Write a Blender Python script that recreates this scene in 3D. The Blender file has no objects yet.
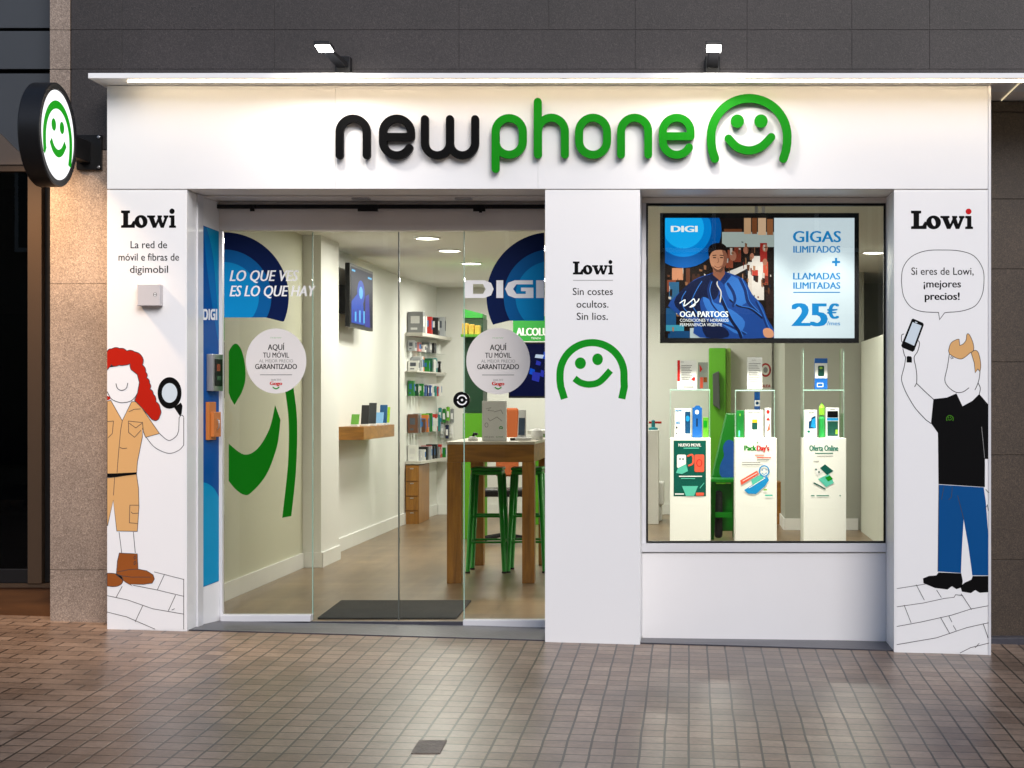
import bpy, math, random
from mathutils import Vector
random.seed(7)
scene = bpy.context.scene
# ------------------------------------------------------------------ camera, world, sun, exposure
F = 1700.0; VX = 690.0; HY = 400.0; EYE = 1.346
cam_d = bpy.data.cameras.new('camera'); cam = bpy.data.objects.new('camera', cam_d)
scene.collection.objects.link(cam); scene.camera = cam
cam.location = (0, 0, EYE); cam.rotation_euler = (math.radians(90), 0, 0)
cam_d.sensor_width = 36; cam_d.lens = F / 1024 * 36
cam_d.shift_x = -(VX - 512) / 1024; cam_d.shift_y = (HY - 384) / 1024
cam_d.clip_end = 500; cam_d.clip_start = 0.05
world = bpy.data.worlds.new('World'); scene.world = world; world.use_nodes = True
wn = world.node_tree; bg = wn.nodes['Background']
sky = wn.nodes.new('ShaderNodeTexSky'); sky.sky_type = 'NISHITA'; sky.sun_disc = False
SUN_EL, SUN_AZ = 32, 158          # azimuth: 180 = straight behind the camera
sky.sun_elevation = math.radians(SUN_EL); sky.sun_rotation = math.radians(SUN_AZ)
wn.links.new(sky.outputs[0], bg.inputs[0]); bg.inputs[1].default_value = 0.09
sun_d = bpy.data.lights.new('sun', 'SUN'); sun_d.energy = 1.2; sun_d.angle = math.radians(35); sun_d.color = (1, .95, .9)
sun = bpy.data.objects.new('sun', sun_d); scene.collection.objects.link(sun)
_d = Vector((math.sin(math.radians(SUN_AZ)) * math.cos(math.radians(SUN_EL)),
             math.cos(math.radians(SUN_AZ)) * math.cos(math.radians(SUN_EL)), math.sin(math.radians(SUN_EL))))
sun.rotation_euler = _d.to_track_quat('Z', 'Y').to_euler()
vs = scene.view_settings; scene.display_settings.display_device = 'sRGB'
vs.view_transform = 'Standard'; vs.look = 'None'; vs.gamma = 1; vs.use_curve_mapping = False; vs.exposure = 1.05
scene.render.engine = 'CYCLES'
cy = scene.cycles; cy.use_denoising = True; cy.max_bounces = 8; cy.diffuse_bounces = 4; cy.glossy_bounces = 4
cy.transparent_max_bounces = 28; cy.transmission_bounces = 6; cy.sample_clamp_indirect = 4
try: cy.denoiser = 'OPENIMAGEDENOISE'
except Exception: pass

# ------------------------------------------------------------------ materials
def lin(c):
    return tuple(((v / 255) / 12.92 if v / 255 <= .04045 else ((v / 255 + .055) / 1.055) ** 2.4) for v in c)
MC = {}
def mat(name, rgb, rough=.5, metal=0., em=0., var=.06, scale=6., bump=0., bscale=40., spec=.5, srgb=True):
    if name in MC: return MC[name]
    if 'print' in name or 'vinyl' in name or 'decal' in name: spec = min(spec, .12)
    m = bpy.data.materials.new(name); m.use_nodes = True; nt = m.node_tree; N = nt.nodes; L = nt.links
    b = N['Principled BSDF']; c = lin(rgb) if srgb else rgb
    tc = N.new('ShaderNodeTexCoord'); nz = N.new('ShaderNodeTexNoise'); nz.inputs['Scale'].default_value = scale
    nz.inputs['Detail'].default_value = 6; L.new(tc.outputs['Object'], nz.inputs['Vector'])
    mx = N.new('ShaderNodeMix'); mx.data_type = 'RGBA'
    mx.inputs[6].default_value = (*[v * (1 - var) for v in c], 1); mx.inputs[7].default_value = (*[min(1, v * (1 + var)) for v in c], 1)
    L.new(nz.outputs['Fac'], mx.inputs[0]); L.new(mx.outputs[2], b.inputs['Base Color'])
    b.inputs['Roughness'].default_value = rough; b.inputs['Metallic'].default_value = metal
    b.inputs['Specular IOR Level'].default_value = spec
    if em:
        L.new(mx.outputs[2], b.inputs['Emission Color']); b.inputs['Emission Strength'].default_value = em
        for l_ in list(b.inputs['Base Color'].links): L.remove(l_)
        b.inputs['Base Color'].default_value = (*[v * .08 for v in c], 1); b.inputs['Specular IOR Level'].default_value = .06
    if bump:
        n2 = N.new('ShaderNodeTexNoise'); n2.inputs['Scale'].default_value = bscale; L.new(tc.outputs['Object'], n2.inputs['Vector'])
        bp = N.new('ShaderNodeBump'); bp.inputs['Strength'].default_value = bump; bp.inputs['Distance'].default_value = .01
        L.new(n2.outputs['Fac'], bp.inputs['Height']); L.new(bp.outputs[0], b.inputs['Normal'])
    MC[name] = m; return m

def granite(name, c1, c2, c3, rough=.55):
    m = bpy.data.materials.new(name); m.use_nodes = True; nt = m.node_tree; N = nt.nodes; L = nt.links
    b = N['Principled BSDF']; tc = N.new('ShaderNodeTexCoord')
    n1 = N.new('ShaderNodeTexNoise'); n1.inputs['Scale'].default_value = 62; n1.inputs['Detail'].default_value = 7; n1.inputs['Distortion'].default_value = 2.6
    vo = N.new('ShaderNodeTexVoronoi'); vo.inputs['Scale'].default_value = 110
    n3 = N.new('ShaderNodeTexNoise'); n3.inputs['Scale'].default_value = 1.7; n3.inputs['Detail'].default_value = 5
    for n in (n1, vo, n3): L.new(tc.outputs['Object'], n.inputs['Vector'])
    r = N.new('ShaderNodeValToRGB'); r.color_ramp.elements[0].position = .36; r.color_ramp.elements[1].position = .64
    r.color_ramp.elements[0].color = (*c1, 1); r.color_ramp.elements[1].color = (*c3, 1)
    e = r.color_ramp.elements.new(.5); e.color = (*c2, 1)
    L.new(n1.outputs['Fac'], r.inputs[0])
    mx = N.new('ShaderNodeMix'); mx.data_type = 'RGBA'; mx.blend_type = 'MULTIPLY'; mx.inputs[0].default_value = .28
    L.new(r.outputs[0], mx.inputs[6]); L.new(vo.outputs['Distance'], mx.inputs[7])
    hs = N.new('ShaderNodeHueSaturation'); hs.inputs['Saturation'].default_value = .95; L.new(mx.outputs[2], hs.inputs['Color'])
    mr = N.new('ShaderNodeMapRange'); mr.inputs[1].default_value = .3; mr.inputs[2].default_value = .7; mr.inputs[3].default_value = 1.05; mr.inputs[4].default_value = 1.6
    L.new(n3.outputs['Fac'], mr.inputs[0]); L.new(mr.outputs[0], hs.inputs['Value']); L.new(hs.outputs[0], b.inputs['Base Color'])
    b.inputs['Roughness'].default_value = rough
    bp = N.new('ShaderNodeBump'); bp.inputs['Strength'].default_value = .25; bp.inputs['Distance'].default_value = .004
    L.new(n1.outputs['Fac'], bp.inputs['Height']); L.new(bp.outputs[0], b.inputs['Normal'])
    return m

def glass(name, tint, refl=1.0, rough=0.0):
    m = bpy.data.materials.new(name); m.use_nodes = True; nt = m.node_tree; N = nt.nodes; L = nt.links
    for n in list(N):
        if n.type != 'OUTPUT_MATERIAL': N.remove(n)
    out = [n for n in N if n.type == 'OUTPUT_MATERIAL'][0]
    t = N.new('ShaderNodeBsdfTransparent'); t.inputs[0].default_value = (*tint, 1)
    g = N.new('ShaderNodeBsdfGlossy'); g.inputs['Roughness'].default_value = rough
    fr = N.new('ShaderNodeFresnel'); fr.inputs[0].default_value = 1.4
    mu = N.new('ShaderNodeMath'); mu.operation = 'MULTIPLY'; mu.inputs[1].default_value = refl; L.new(fr.outputs[0], mu.inputs[0])
    ms = N.new('ShaderNodeMixShader'); L.new(mu.outputs[0], ms.inputs[0]); L.new(t.outputs[0], ms.inputs[1]); L.new(g.outputs[0], ms.inputs[2])
    L.new(ms.outputs[0], out.inputs[0]); MC[name] = m; return m

def wood(name, c1, c2, scale=3., stretch=(1, 1, 12), rough=.4):
    m = bpy.data.materials.new(name); m.use_nodes = True; nt = m.node_tree; N = nt.nodes; L = nt.links
    b = N['Principled BSDF']; tc = N.new('ShaderNodeTexCoord'); mp = N.new('ShaderNodeMapping'); mp.inputs['Scale'].default_value = stretch
    L.new(tc.outputs['Object'], mp.inputs[0]); nz = N.new('ShaderNodeTexNoise'); nz.inputs['Scale'].default_value = scale; nz.inputs['Detail'].default_value = 8
    nz.inputs['Distortion'].default_value = .6; L.new(mp.outputs[0], nz.inputs['Vector'])
    r = N.new('ShaderNodeValToRGB'); r.color_ramp.elements[0].position = .3; r.color_ramp.elements[1].position = .7
    r.color_ramp.elements[0].color = (*lin(c1), 1); r.color_ramp.elements[1].color = (*lin(c2), 1)
    L.new(nz.outputs['Fac'], r.inputs[0]); L.new(r.outputs[0], b.inputs['Base Color']); b.inputs['Roughness'].default_value = rough
    return m

WHITE = mat('white_panel', (.79, .785, .80), .32, var=.025, scale=1.5, srgb=False, spec=.4)
CREAM = mat('cream_panel', (.80, .74, .68), .4, var=.03, srgb=False)
TRIM = mat('aluminium_trim', (.72, .72, .76), .3, .2, var=.03, srgb=False)
BLACK = mat('black_plastic', (.006, .006, .007), .38, srgb=False, var=.2, spec=.3)
BLKGLOSS = mat('black_gloss', (.004, .004, .005), .25, srgb=False, var=.1, spec=.3)
INK = mat('black_print', (.003, .003, .0034), .6, srgb=False, var=.02, spec=.06)
LINE = mat('grey_line_print', (.05, .05, .055), .5, srgb=False, var=.02)
GREEN = mat('sign_green', (.0015, .215, .0015), .42, srgb=False, var=.04, spec=.15)
GPRINT = mat('green_print', (.003, .25, .01), .5, srgb=False, var=.03)
GGLASS = mat('green_decal', (.002, .125, .002), .4, srgb=False, var=.03)
INWALL = mat('interior_wall', (.74, .74, .71), .7, var=.03, scale=2, srgb=False)
INCEIL = mat('interior_ceiling', (.70, .70, .66), .8, var=.02, srgb=False)
GREYWALL = mat('grey_green_wall', (.36, .37, .32), .7, var=.04, scale=2, srgb=False)
STEEL = mat('brushed_steel', (.5, .5, .52), .3, .9, srgb=False)
PLINTH = mat('white_laminate', (.82, .82, .79), .4, var=.02, srgb=False)
CARD = mat('white_card', (.75, .75, .76), .5, var=.02, srgb=False)
GLASS = glass('shop_glass', (.95, .958, .92), 1.1)
ACRYL = glass('clear_acrylic', (.965, .985, .975), .3)
EDGE = mat('glass_edge', (.35, .55, .48), .2, srgb=False)
TOPSTONE = granite('dark_granite', (.012, .0092, .0092), (.0185, .0142, .0142), (.034, .0265, .026))
LIT_TANSTONE = granite('lit_tan_granite', (.15, .11, .085), (.22, .165, .13), (.32, .25, .20))  # lighter tan puts part of the pilaster's warm lamp light into the stone colour
BROWNSTONE = granite('brown_granite', (.022, .014, .009), (.034, .022, .014), (.058, .039, .026))
SLATE = mat('dark_slate', (.045, .045, .06), .4, var=.35, scale=5, srgb=False, bump=.2)
WOODM = wood('oak', (128, 82, 24), (172, 118, 42), 3, (9, 9, 1))
WOODL = wood('oak_shelf', (128, 84, 26), (170, 116, 42), 3, (1, 3, 9))

# ------------------------------------------------------------------ geometry helpers
WL = {}
def W(px, py, Y): return Vector(((px - VX) * Y / F, Y, EYE + (HY - py) * Y / F))
def xw(px, Y): return (px - VX) * Y / F
def zw(py, Y): return EYE + (HY - py) * Y / F
def Zm(ox, oy, s):
    return lambda pts: [(ox + x / s, oy + y / s) for x, y in pts]
def smooth(pts, n=6, closed=False):
    P = [Vector((*p, 0)) if len(p) == 2 else Vector(p) for p in pts]; out = []; m = len(P)
    rng = range(m) if closed else range(m - 1)
    for i in rng:
        p0 = P[(i - 1) % m] if closed or i > 0 else P[0]; p1 = P[i]; p2 = P[(i + 1) % m]
        p3 = P[(i + 2) % m] if closed or i + 2 < m else P[-1]
        for k in range(n):
            t = k / n
            v = .5 * ((2 * p1) + (-p0 + p2) * t + (2 * p0 - 5 * p1 + 4 * p2 - p3) * t * t + (-p0 + 3 * p1 - 3 * p2 + p3) * t ** 3)
            out.append((v.x, v.y))
    if not closed: out.append((P[-1].x, P[-1].y))
    return out
def arc(cx, cy, rx, ry, a0, a1, n=24):
    return [(cx + rx * math.cos(math.radians(a0 + (a1 - a0) * i / n)), cy - ry * math.sin(math.radians(a0 + (a1 - a0) * i / n))) for i in range(n + 1)]

class MB:
    def __init__(s): s.v = []; s.f = []; s.m = []; s.mats = []; s.sm = []
    def mi(s, m):
        if m not in s.mats: s.mats.append(m)
        return s.mats.index(m)
    def add(s, vs_, fs, m, smooth_=False):
        b = len(s.v); s.v += [Vector(v) for v in vs_]; i = s.mi(m)
        for f in fs: s.f.append([b + k for k in f]); s.m.append(i); s.sm.append(smooth_)
        return s
    def box(s, x0, x1, y0, y1, z0, z1, m):
        if x0 > x1: x0, x1 = x1, x0
        if z0 > z1: z0, z1 = z1, z0
        return s.add([(x0, y0, z0), (x1, y0, z0), (x1, y1, z0), (x0, y1, z0), (x0, y0, z1), (x1, y0, z1), (x1, y1, z1), (x0, y1, z1)],
              [(0, 3, 2, 1), (4, 5, 6, 7), (0, 1, 5, 4), (1, 2, 6, 5), (2, 3, 7, 6), (3, 0, 4, 7)], m)
    def pbox(s, a, b, c, d, Y, D, m):      # a,b = left/right px; c,d = top/bottom px, at depth Y
        return s.box(xw(a, Y), xw(b, Y), Y, Y + D, zw(d, Y), zw(c, Y), m)
    def hexa(s, p, m):
        return s.add(p, [(0, 3, 2, 1), (4, 5, 6, 7), (0, 1, 5, 4), (1, 2, 6, 5), (2, 3, 7, 6), (3, 0, 4, 7)], m)
    def quad(s, p, m): return s.add(p, [tuple(range(len(p)))], m)
    def tube(s, pts, r, m, n=10, r1=None):
        pts = [Vector(p) for p in pts]; k = len(pts); vs_ = []
        for i, p in enumerate(pts):
            t = (pts[min(i + 1, k - 1)] - pts[max(i - 1, 0)]).normalized()
            a = t.orthogonal().normalized() if i == 0 else (a - t * a.dot(t)).normalized()
            b = t.cross(a); rr = r if r1 is None else r + (r1 - r) * i / (k - 1)
            for j in range(n):
                an = 2 * math.pi * j / n; vs_.append(p + (a * math.cos(an) + b * math.sin(an)) * rr)
        fs = [(i * n + j, i * n + (j + 1) % n, (i + 1) * n + (j + 1) % n, (i + 1) * n + j) for i in range(k - 1) for j in range(n)]
        s.add(vs_, fs, m, True)
        b = len(s.v) - len(vs_); i = s.mi(m)
        for base in (0, (k - 1) * n): s.f.append([b + base + j for j in range(n)]); s.m.append(i); s.sm.append(False)
        return s
    def bar(s, p0, p1, w, m, w1=None): return s.tube([p0, p1], w * .707, m, 4, None if w1 is None else w1 * .707)
    def lathe(s, c, prof, m, n=24, ax='z'):
        vs_ = []
        for r, h in prof:
            for j in range(n):
                a = 2 * math.pi * j / n
                if ax == 'z': vs_.append((c[0] + r * math.cos(a), c[1] + r * math.sin(a), c[2] + h))
                elif ax == 'x': vs_.append((c[0] + h, c[1] + r * math.cos(a), c[2] + r * math.sin(a)))
                else: vs_.append((c[0] + r * math.cos(a), c[1] + h, c[2] + r * math.sin(a)))
        k = len(prof)
        fs = [(i * n + j, i * n + (j + 1) % n, (i + 1) * n + (j + 1) % n, (i + 1) * n + j) for i in range(k - 1) for j in range(n)]
        s.add(vs_, fs, m, False)
        return s
    def build(s, name, parent=None, bevel=0, label=None, cat=None, group=None, kind=None, seg=2):
        me = bpy.data.meshes.new(name)
        if parent is None:
            xs = [v.x for v in s.v]; ys = [v.y for v in s.v]; zs = [v.z for v in s.v]
            base = Vector(((min(xs) + max(xs)) / 2, (min(ys) + max(ys)) / 2, min(zs)))
        else: base = WL[parent.name]
        me.from_pydata([v - base for v in s.v], [], s.f)
        for m in s.mats: me.materials.append(m)
        me.polygons.foreach_set('material_index', s.m); me.polygons.foreach_set('use_smooth', s.sm); me.update()
        o = bpy.data.objects.new(name, me); scene.collection.objects.link(o); WL[o.name] = base
        if parent is None: o.location = base
        else: o.parent = parent
        if bevel:
            md = o.modifiers.new('bevel', 'BEVEL'); md.width = bevel; md.segments = seg; md.limit_method = 'ANGLE'
        tag(o, label, cat, group, kind); return o

def tag(o, label=None, cat=None, group=None, kind=None):
    if label: o['label'] = label
    if cat: o['category'] = cat
    if group: o['group'] = group
    if kind: o['kind'] = kind
    return o
def thing(name, loc, label, cat, group=None):
    o = bpy.data.objects.new(name, None); scene.collection.objects.link(o); o.location = loc; o.empty_display_size = .1
    WL[o.name] = Vector(loc); return tag(o, label, cat, group)
def dup(root, loc, label, rz=None):
    r = root.copy(); scene.collection.objects.link(r); r.location = loc; r['label'] = label; WL[r.name] = Vector(loc)
    if rz is not None: r.rotation_euler.z = rz
    for ch in list(root.children):
        c = ch.copy(); scene.collection.objects.link(c); c.parent = r
        for g in ch.children:
            d = g.copy(); scene.collection.objects.link(d); d.parent = c
    return r

FONT = {}
def text_mesh(txt, bold=0., shear=0.):
    key = (txt, bold, shear)
    if key in FONT: return FONT[key]
    cu = bpy.data.curves.new('t', 'FONT'); cu.body = txt; cu.size = 1; cu.offset = bold; cu.shear = shear; cu.resolution_u = 3
    ob = bpy.data.objects.new('t', cu); scene.collection.objects.link(ob); dg = bpy.context.evaluated_depsgraph_get()
    me = bpy.data.meshes.new_from_object(ob.evaluated_get(dg))
    V = [(v.co.x, v.co.y) for v in me.vertices]; P = [tuple(p.vertices) for p in me.polygons]
    bpy.data.objects.remove(ob); bpy.data.curves.remove(cu); bpy.data.meshes.remove(me)
    FONT[key] = (V, P); return FONT[key]
CAPH = max(v[1] for v in text_mesh('H')[0])

class G(MB):
    """flat print built in photo-plane coordinates (u, v), each shape a hair in front of the last"""
    def __init__(s, Y=None, fn=None, step=.00009, lay=0.0003):
        MB.__init__(s); s.d = lay; s.st = step
        s.fn = fn or (lambda u, v, d: ((u - VX) * Y / F, Y - d, EYE + (HY - v) * Y / F))
    def up(s): s.d += s.st; return s.d
    def poly(s, pts, m, depth=0):
        d = s.up(); n = len(pts)
        s.add([s.fn(u, v, d) for u, v in pts], [tuple(range(n))], m); return s
    def rect(s, a, b, c, d, m): return s.poly([(a, c), (b, c), (b, d), (a, d)], m)
    def rrect(s, a, b, c, d, r, m):
        return s.poly(arc(b - r, c + r, r, r, 0, 90, 5) + arc(a + r, c + r, r, r, 90, 180, 5) + arc(a + r, d - r, r, r, 180, 270, 5) + arc(b - r, d - r, r, r, 270, 360, 5), m)
    def ell(s, cx, cy_, rx, ry, m, n=36): return s.poly(arc(cx, cy_, rx, ry, 0, 360 - 360 / n, n - 1), m)
    def stroke(s, pts, w, m, closed=False, caps=True, thick=0, same=False):
        d = s.d if same else s.up(); P = [Vector(p) for p in pts]; n = len(P); L = []; R = []
        for i in range(n):
            a = P[(i - 1) % n] if closed or i > 0 else P[0]; b = P[(i + 1) % n] if closed or i < n - 1 else P[-1]
            e1 = (P[i] - a); e2 = (b - P[i])
            if e1.length < 1e-9: e1 = e2
            if e2.length < 1e-9: e2 = e1
            e1 = e1.normalized(); e2 = e2.normalized(); t = e1 + e2
            t = t.normalized() if t.length > 1e-6 else e1
            nn = Vector((-t.y, t.x)); c = max(.5, nn.dot(Vector((-e1.y, e1.x))))
            L.append(P[i] + nn * w / 2 / c); R.append(P[i] - nn * w / 2 / c)
        if closed:
            outl = None
            fs = [(i, (i + 1) % n, n + (i + 1) % n, n + i) for i in range(n)]
            vs_ = [s.fn(p.x, p.y, d) for p in L + R]
            if thick:
                vs_ += [s.fn(p.x, p.y, d - thick) for p in L + R]
                fs += [(i, (i + 1) % n, 2 * n + (i + 1) % n, 2 * n + i) for i in range(n)] + [(n + i, n + (i + 1) % n, 3 * n + (i + 1) % n, 3 * n + i) for i in range(n)]
            s.add(vs_, fs, m); return s
        if caps and w > .5:
            def cap(c, t0):
                a0 = math.atan2(t0.y, t0.x); return [c + Vector((math.cos(a0 + math.pi / 2 - math.pi * k / 8), math.sin(a0 + math.pi / 2 - math.pi * k / 8))) * w / 2 for k in range(1, 8)]
            e = cap(P[-1], (P[-1] - P[-2]).normalized()); b0 = cap(P[0], (P[0] - P[1]).normalized())
            outl = L + e + R[::-1] + b0
        else: outl = L + R[::-1]
        k = len(outl); vs_ = [s.fn(p.x, p.y, d) for p in outl]; fs = [tuple(range(k))]
        if thick:
            vs_ += [s.fn(p.x, p.y, d - thick) for p in outl]; fs += [(i, (i + 1) % k, k + (i + 1) % k, k + i) for i in range(k)]
        s.add(vs_, fs, m); return s
    def solid(s, pts, m, thick):
        d = s.up(); k = len(pts); s.add([s.fn(u, v, d) for u, v in pts] + [s.fn(u, v, d - thick) for u, v in pts],
                                       [tuple(range(k))] + [(i, (i + 1) % k, k + (i + 1) % k, k + i) for i in range(k)], m); return s
    def text(s, t, x0, x1, base, cap, m, bold=0., shear=0.):
        V, P = text_mesh(t, 0, shear); a = min(v[0] for v in V); b = max(v[0] for v in V)
        sx = (x1 - x0) / (b - a); sy = cap / CAPH; k = max(1, math.ceil(bold / .012)) if bold else 0
        for i in range(-k, k + 1):
            dx = bold * i / max(1, k) * sy * 1.5; d = s.up()
            s.add([s.fn(x0 + (u - a) * sx * (1 - 0) + dx, base - v * sy, d) for u, v in V], P, m)
        return s
    def lowi(s, x0, x1, y0, y1, m, dot=None):
        sx = (x1 - x0) / 420; sy = (y1 - y0) / 148
        T = lambda pts: [(x0 + (x - 163) * sx, y0 + (y - 65) * sy) for x, y in pts]
        s.poly(T([(163, 80), (232, 80), (232, 99), (218, 102), (218, 190), (240, 188), (256, 160), (272, 160), (268, 213), (163, 213), (163, 195), (180, 191), (180, 102), (163, 99)]), m)
        out = T(arc(316, 165, 50, 50, 0, 360, 36)[:-1]); inn = T([(316 + 14 * math.cos(a) - 4 * math.sin(a), 163 - 28 * math.sin(a) * 1.0 + 3 * math.cos(a)) for a in [math.radians(10 * k) for k in range(36)]])
        d = s.up(); s.add([s.fn(u, v, d) for u, v in out + inn], [(i, (i + 1) % 36, 36 + (i + 1) % 36, 36 + i) for i in range(36)], m)
        s.poly(T([(362, 118), (424, 118), (424, 132), (414, 136), (428, 178), (444, 140), (440, 118), (476, 118), (476, 132), (470, 136), (482, 176), (496, 138), (488, 132), (488, 118), (526, 118), (526, 132), (518, 136), (490, 213), (466, 213), (450, 170), (430, 213), (406, 213), (376, 136), (362, 132)]), m)
        s.poly(T([(530, 118), (572, 118), (572, 194), (583, 197), (583, 213), (530, 213), (530, 197), (543, 194), (543, 137), (530, 134)]), m)
        c = T([(553, 86)])[0]; s.ell(c[0], c[1], 20 * sx, 21 * sy, dot or m)
        return s
    def smiley(s, cx, cy_, r, w, m, tilt=0, thick=0, dropl=.62, dropr=.62):
        a = math.radians(tilt)
        R = lambda pts: [(cx + (x * math.cos(a) - y * math.sin(a)) * r, cy_ + (x * math.sin(a) + y * math.cos(a)) * r) for x, y in pts]
        pts = [(x, y) for x, y in arc(0, 0, 1, 1, 0, 180, 28)]
        pr = [(.90, dropr), (.965, .38), (.995, .18)]; pl = [(-.995, .18), (-.965, .38), (-.90, dropl)]
        s.stroke([(cx + x * r, cy_ + y * r) for x, y in pr + pts + pl], w, m, caps=bool(thick), thick=thick)
        for ex in (-.31, .31):
            c = R([(ex, -.40)])[0]
            q = arc(c[0], c[1], .175 * r, .175 * r, 0, 350, 27)
            s.solid(q, m, thick) if thick else s.poly(q, m)
        mo = R(smooth([(-.54, .06), (-.32, .28), (0, .37), (.32, .27), (.58, .02)], 6))
        s.stroke(mo, w * .95, m, caps=bool(thick), thick=thick); return s
    def digi(s, x0, x1, y0, y1, m):
        sx = (x1 - x0) / 288; sy = (y1 - y0) / 65; T = lambda p: [(x0 + x * sx, y0 + y * sy) for x, y in p]
        s.poly(T([(0, 0), (72, 0), (96, 10), (105, 32), (96, 55), (72, 65), (0, 65), (0, 14), (30, 14), (30, 50), (66, 50), (76, 33), (66, 14), (0, 14)]), m)
        s.poly(T([(115, 0), (140, 0), (140, 65), (115, 65)]), m)
        s.poly(T([(248, 0), (248, 15), (188, 15), (176, 32), (188, 50), (222, 50), (222, 40), (205, 40), (205, 27), (250, 27), (250, 65), (182, 65), (158, 56), (147, 32), (158, 9), (182, 0)]), m)
        s.poly(T([(260, 0), (288, 0), (288, 65), (260, 65)]), m); return s

def rings(g, cx, cy_, rr, mats, x0, x1, ycut, ytail=None):
    for k, (r, m) in enumerate(zip(rr, mats)):
        yc = ytail if (k == 0 and ytail) else ycut
        pts = [(cx + r * math.cos(math.radians(a)), cy_ - r * math.sin(math.radians(a))) for a in range(-90, 271, 4)]
        lim = lambda x: ycut if k else ycut + (5 * max(0, min(1, (abs(x - cx) - 42) / 20)))
        pts = [(min(max(x, x0), x1), min(y, lim(min(max(x, x0), x1)))) for x, y in pts]
        q = []
        for p in pts:
            if not q or (abs(p[0] - q[-1][0]) + abs(p[1] - q[-1][1])) > .02: q.append(p)
        if abs(q[0][0] - q[-1][0]) + abs(q[0][1] - q[-1][1]) < .05: q.pop()
        g.poly(q, m)

# ================================================================== SETTING
def gz(X, Y): return -.102 - .0294 * X + .026 * (Y - 10)
pm = bpy.data.materials.new('paving'); pm.use_nodes = True; nt = pm.node_tree; N = nt.nodes; L = nt.links; b = N['Principled BSDF']
tc = N.new('ShaderNodeTexCoord')
def brick(off, w, h, mort):
    br = N.new('ShaderNodeTexBrick'); br.offset = off; br.squash = 1; br.inputs['Scale'].default_value = 1
    br.inputs['Brick Width'].default_value = w; br.inputs['Row Height'].default_value = h; br.inputs['Mortar Size'].default_value = mort
    br.inputs['Mortar Smooth'].default_value = .3; br.inputs['Bias'].default_value = 0
    br.inputs['Color1'].default_value = (.150, .098, .068, 1); br.inputs['Color2'].default_value = (.235, .165, .120, 1); br.inputs['Mortar'].default_value = (.018, .011, .007, 1)
    return br
dn = N.new('ShaderNodeTexNoise'); dn.inputs['Scale'].default_value = 2.5; L.new(tc.outputs['Object'], dn.inputs['Vector'])
va = N.new('ShaderNodeVectorMath'); va.operation = 'MULTIPLY_ADD'; va.inputs[1].default_value = (.012, .012, 0); L.new(dn.outputs['Color'], va.inputs[0]); L.new(tc.outputs['Object'], va.inputs[2])
b1 = brick(0, .106, .128, .006); b2 = brick(.5, .212, .128, .006)
for x in (b1, b2): L.new(va.outputs[0], x.inputs['Vector'])
sep = N.new('ShaderNodeSeparateXYZ'); L.new(tc.outputs['Object'], sep.inputs[0])
gt = N.new('ShaderNodeMath'); gt.operation = 'LESS_THAN'; L.new(sep.outputs['X'], gt.inputs[0])
mcol = N.new('ShaderNodeMix'); mcol.data_type = 'RGBA'; mh = N.new('ShaderNodeMix')
L.new(gt.outputs[0], mcol.inputs[0]); L.new(b1.outputs['Color'], mcol.inputs[6]); L.new(b2.outputs['Color'], mcol.inputs[7])
L.new(gt.outputs[0], mh.inputs[0]); L.new(b1.outputs['Fac'], mh.inputs[2]); L.new(b2.outputs['Fac'], mh.inputs[3])
n1 = N.new('ShaderNodeTexNoise'); n1.inputs['Scale'].default_value = 1.1; n1.inputs['Detail'].default_value = 5; L.new(tc.outputs['Object'], n1.inputs['Vector'])
n2 = N.new('ShaderNodeTexNoise'); n2.inputs['Scale'].default_value = 45; n2.inputs['Detail'].default_value = 6; L.new(tc.outputs['Object'], n2.inputs['Vector'])
r1 = N.new('ShaderNodeMapRange'); r1.inputs[1].default_value = .3; r1.inputs[2].default_value = .7; r1.inputs[3].default_value = .62; r1.inputs[4].default_value = 1.25; L.new(n1.outputs['Fac'], r1.inputs[0])
r2 = N.new('ShaderNodeMapRange'); r2.inputs[1].default_value = .3; r2.inputs[2].default_value = .7; r2.inputs[3].default_value = .82; r2.inputs[4].default_value = 1.15; L.new(n2.outputs['Fac'], r2.inputs[0])
mm = N.new('ShaderNodeMath'); mm.operation = 'MULTIPLY'; L.new(r1.outputs[0], mm.inputs[0]); L.new(r2.outputs[0], mm.inputs[1])
gv = N.new('ShaderNodeTexVoronoi'); gv.inputs['Scale'].default_value = 3.1; L.new(tc.outputs['Object'], gv.inputs['Vector'])
gm = N.new('ShaderNodeMapRange'); gm.inputs[1].default_value = .035; gm.inputs[2].default_value = .055; gm.inputs[3].default_value = .5; gm.inputs[4].default_value = 1.; L.new(gv.outputs['Distance'], gm.inputs[0])
n4 = N.new('ShaderNodeTexNoise'); n4.inputs['Scale'].default_value = 5.5; n4.inputs['Detail'].default_value = 9; n4.inputs['Roughness'].default_value = .7; L.new(tc.outputs['Object'], n4.inputs['Vector'])
r4 = N.new('ShaderNodeMapRange'); r4.inputs[1].default_value = .35; r4.inputs[2].default_value = .65; r4.inputs[3].default_value = .78; r4.inputs[4].default_value = 1.2; L.new(n4.outputs['Fac'], r4.inputs[0])
m5 = N.new('ShaderNodeMath'); m5.operation = 'MULTIPLY'; L.new(gm.outputs[0], m5.inputs[0]); L.new(r4.outputs[0], m5.inputs[1])
m6 = N.new('ShaderNodeMath'); m6.operation = 'MULTIPLY'; L.new(m5.outputs[0], m6.inputs[0]); L.new(mm.outputs[0], m6.inputs[1]); mm = m6
hs = N.new('ShaderNodeHueSaturation'); L.new(mcol.outputs[2], hs.inputs['Color']); L.new(mm.outputs[0], hs.inputs['Value']); L.new(hs.outputs[0], b.inputs['Base Color'])
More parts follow.
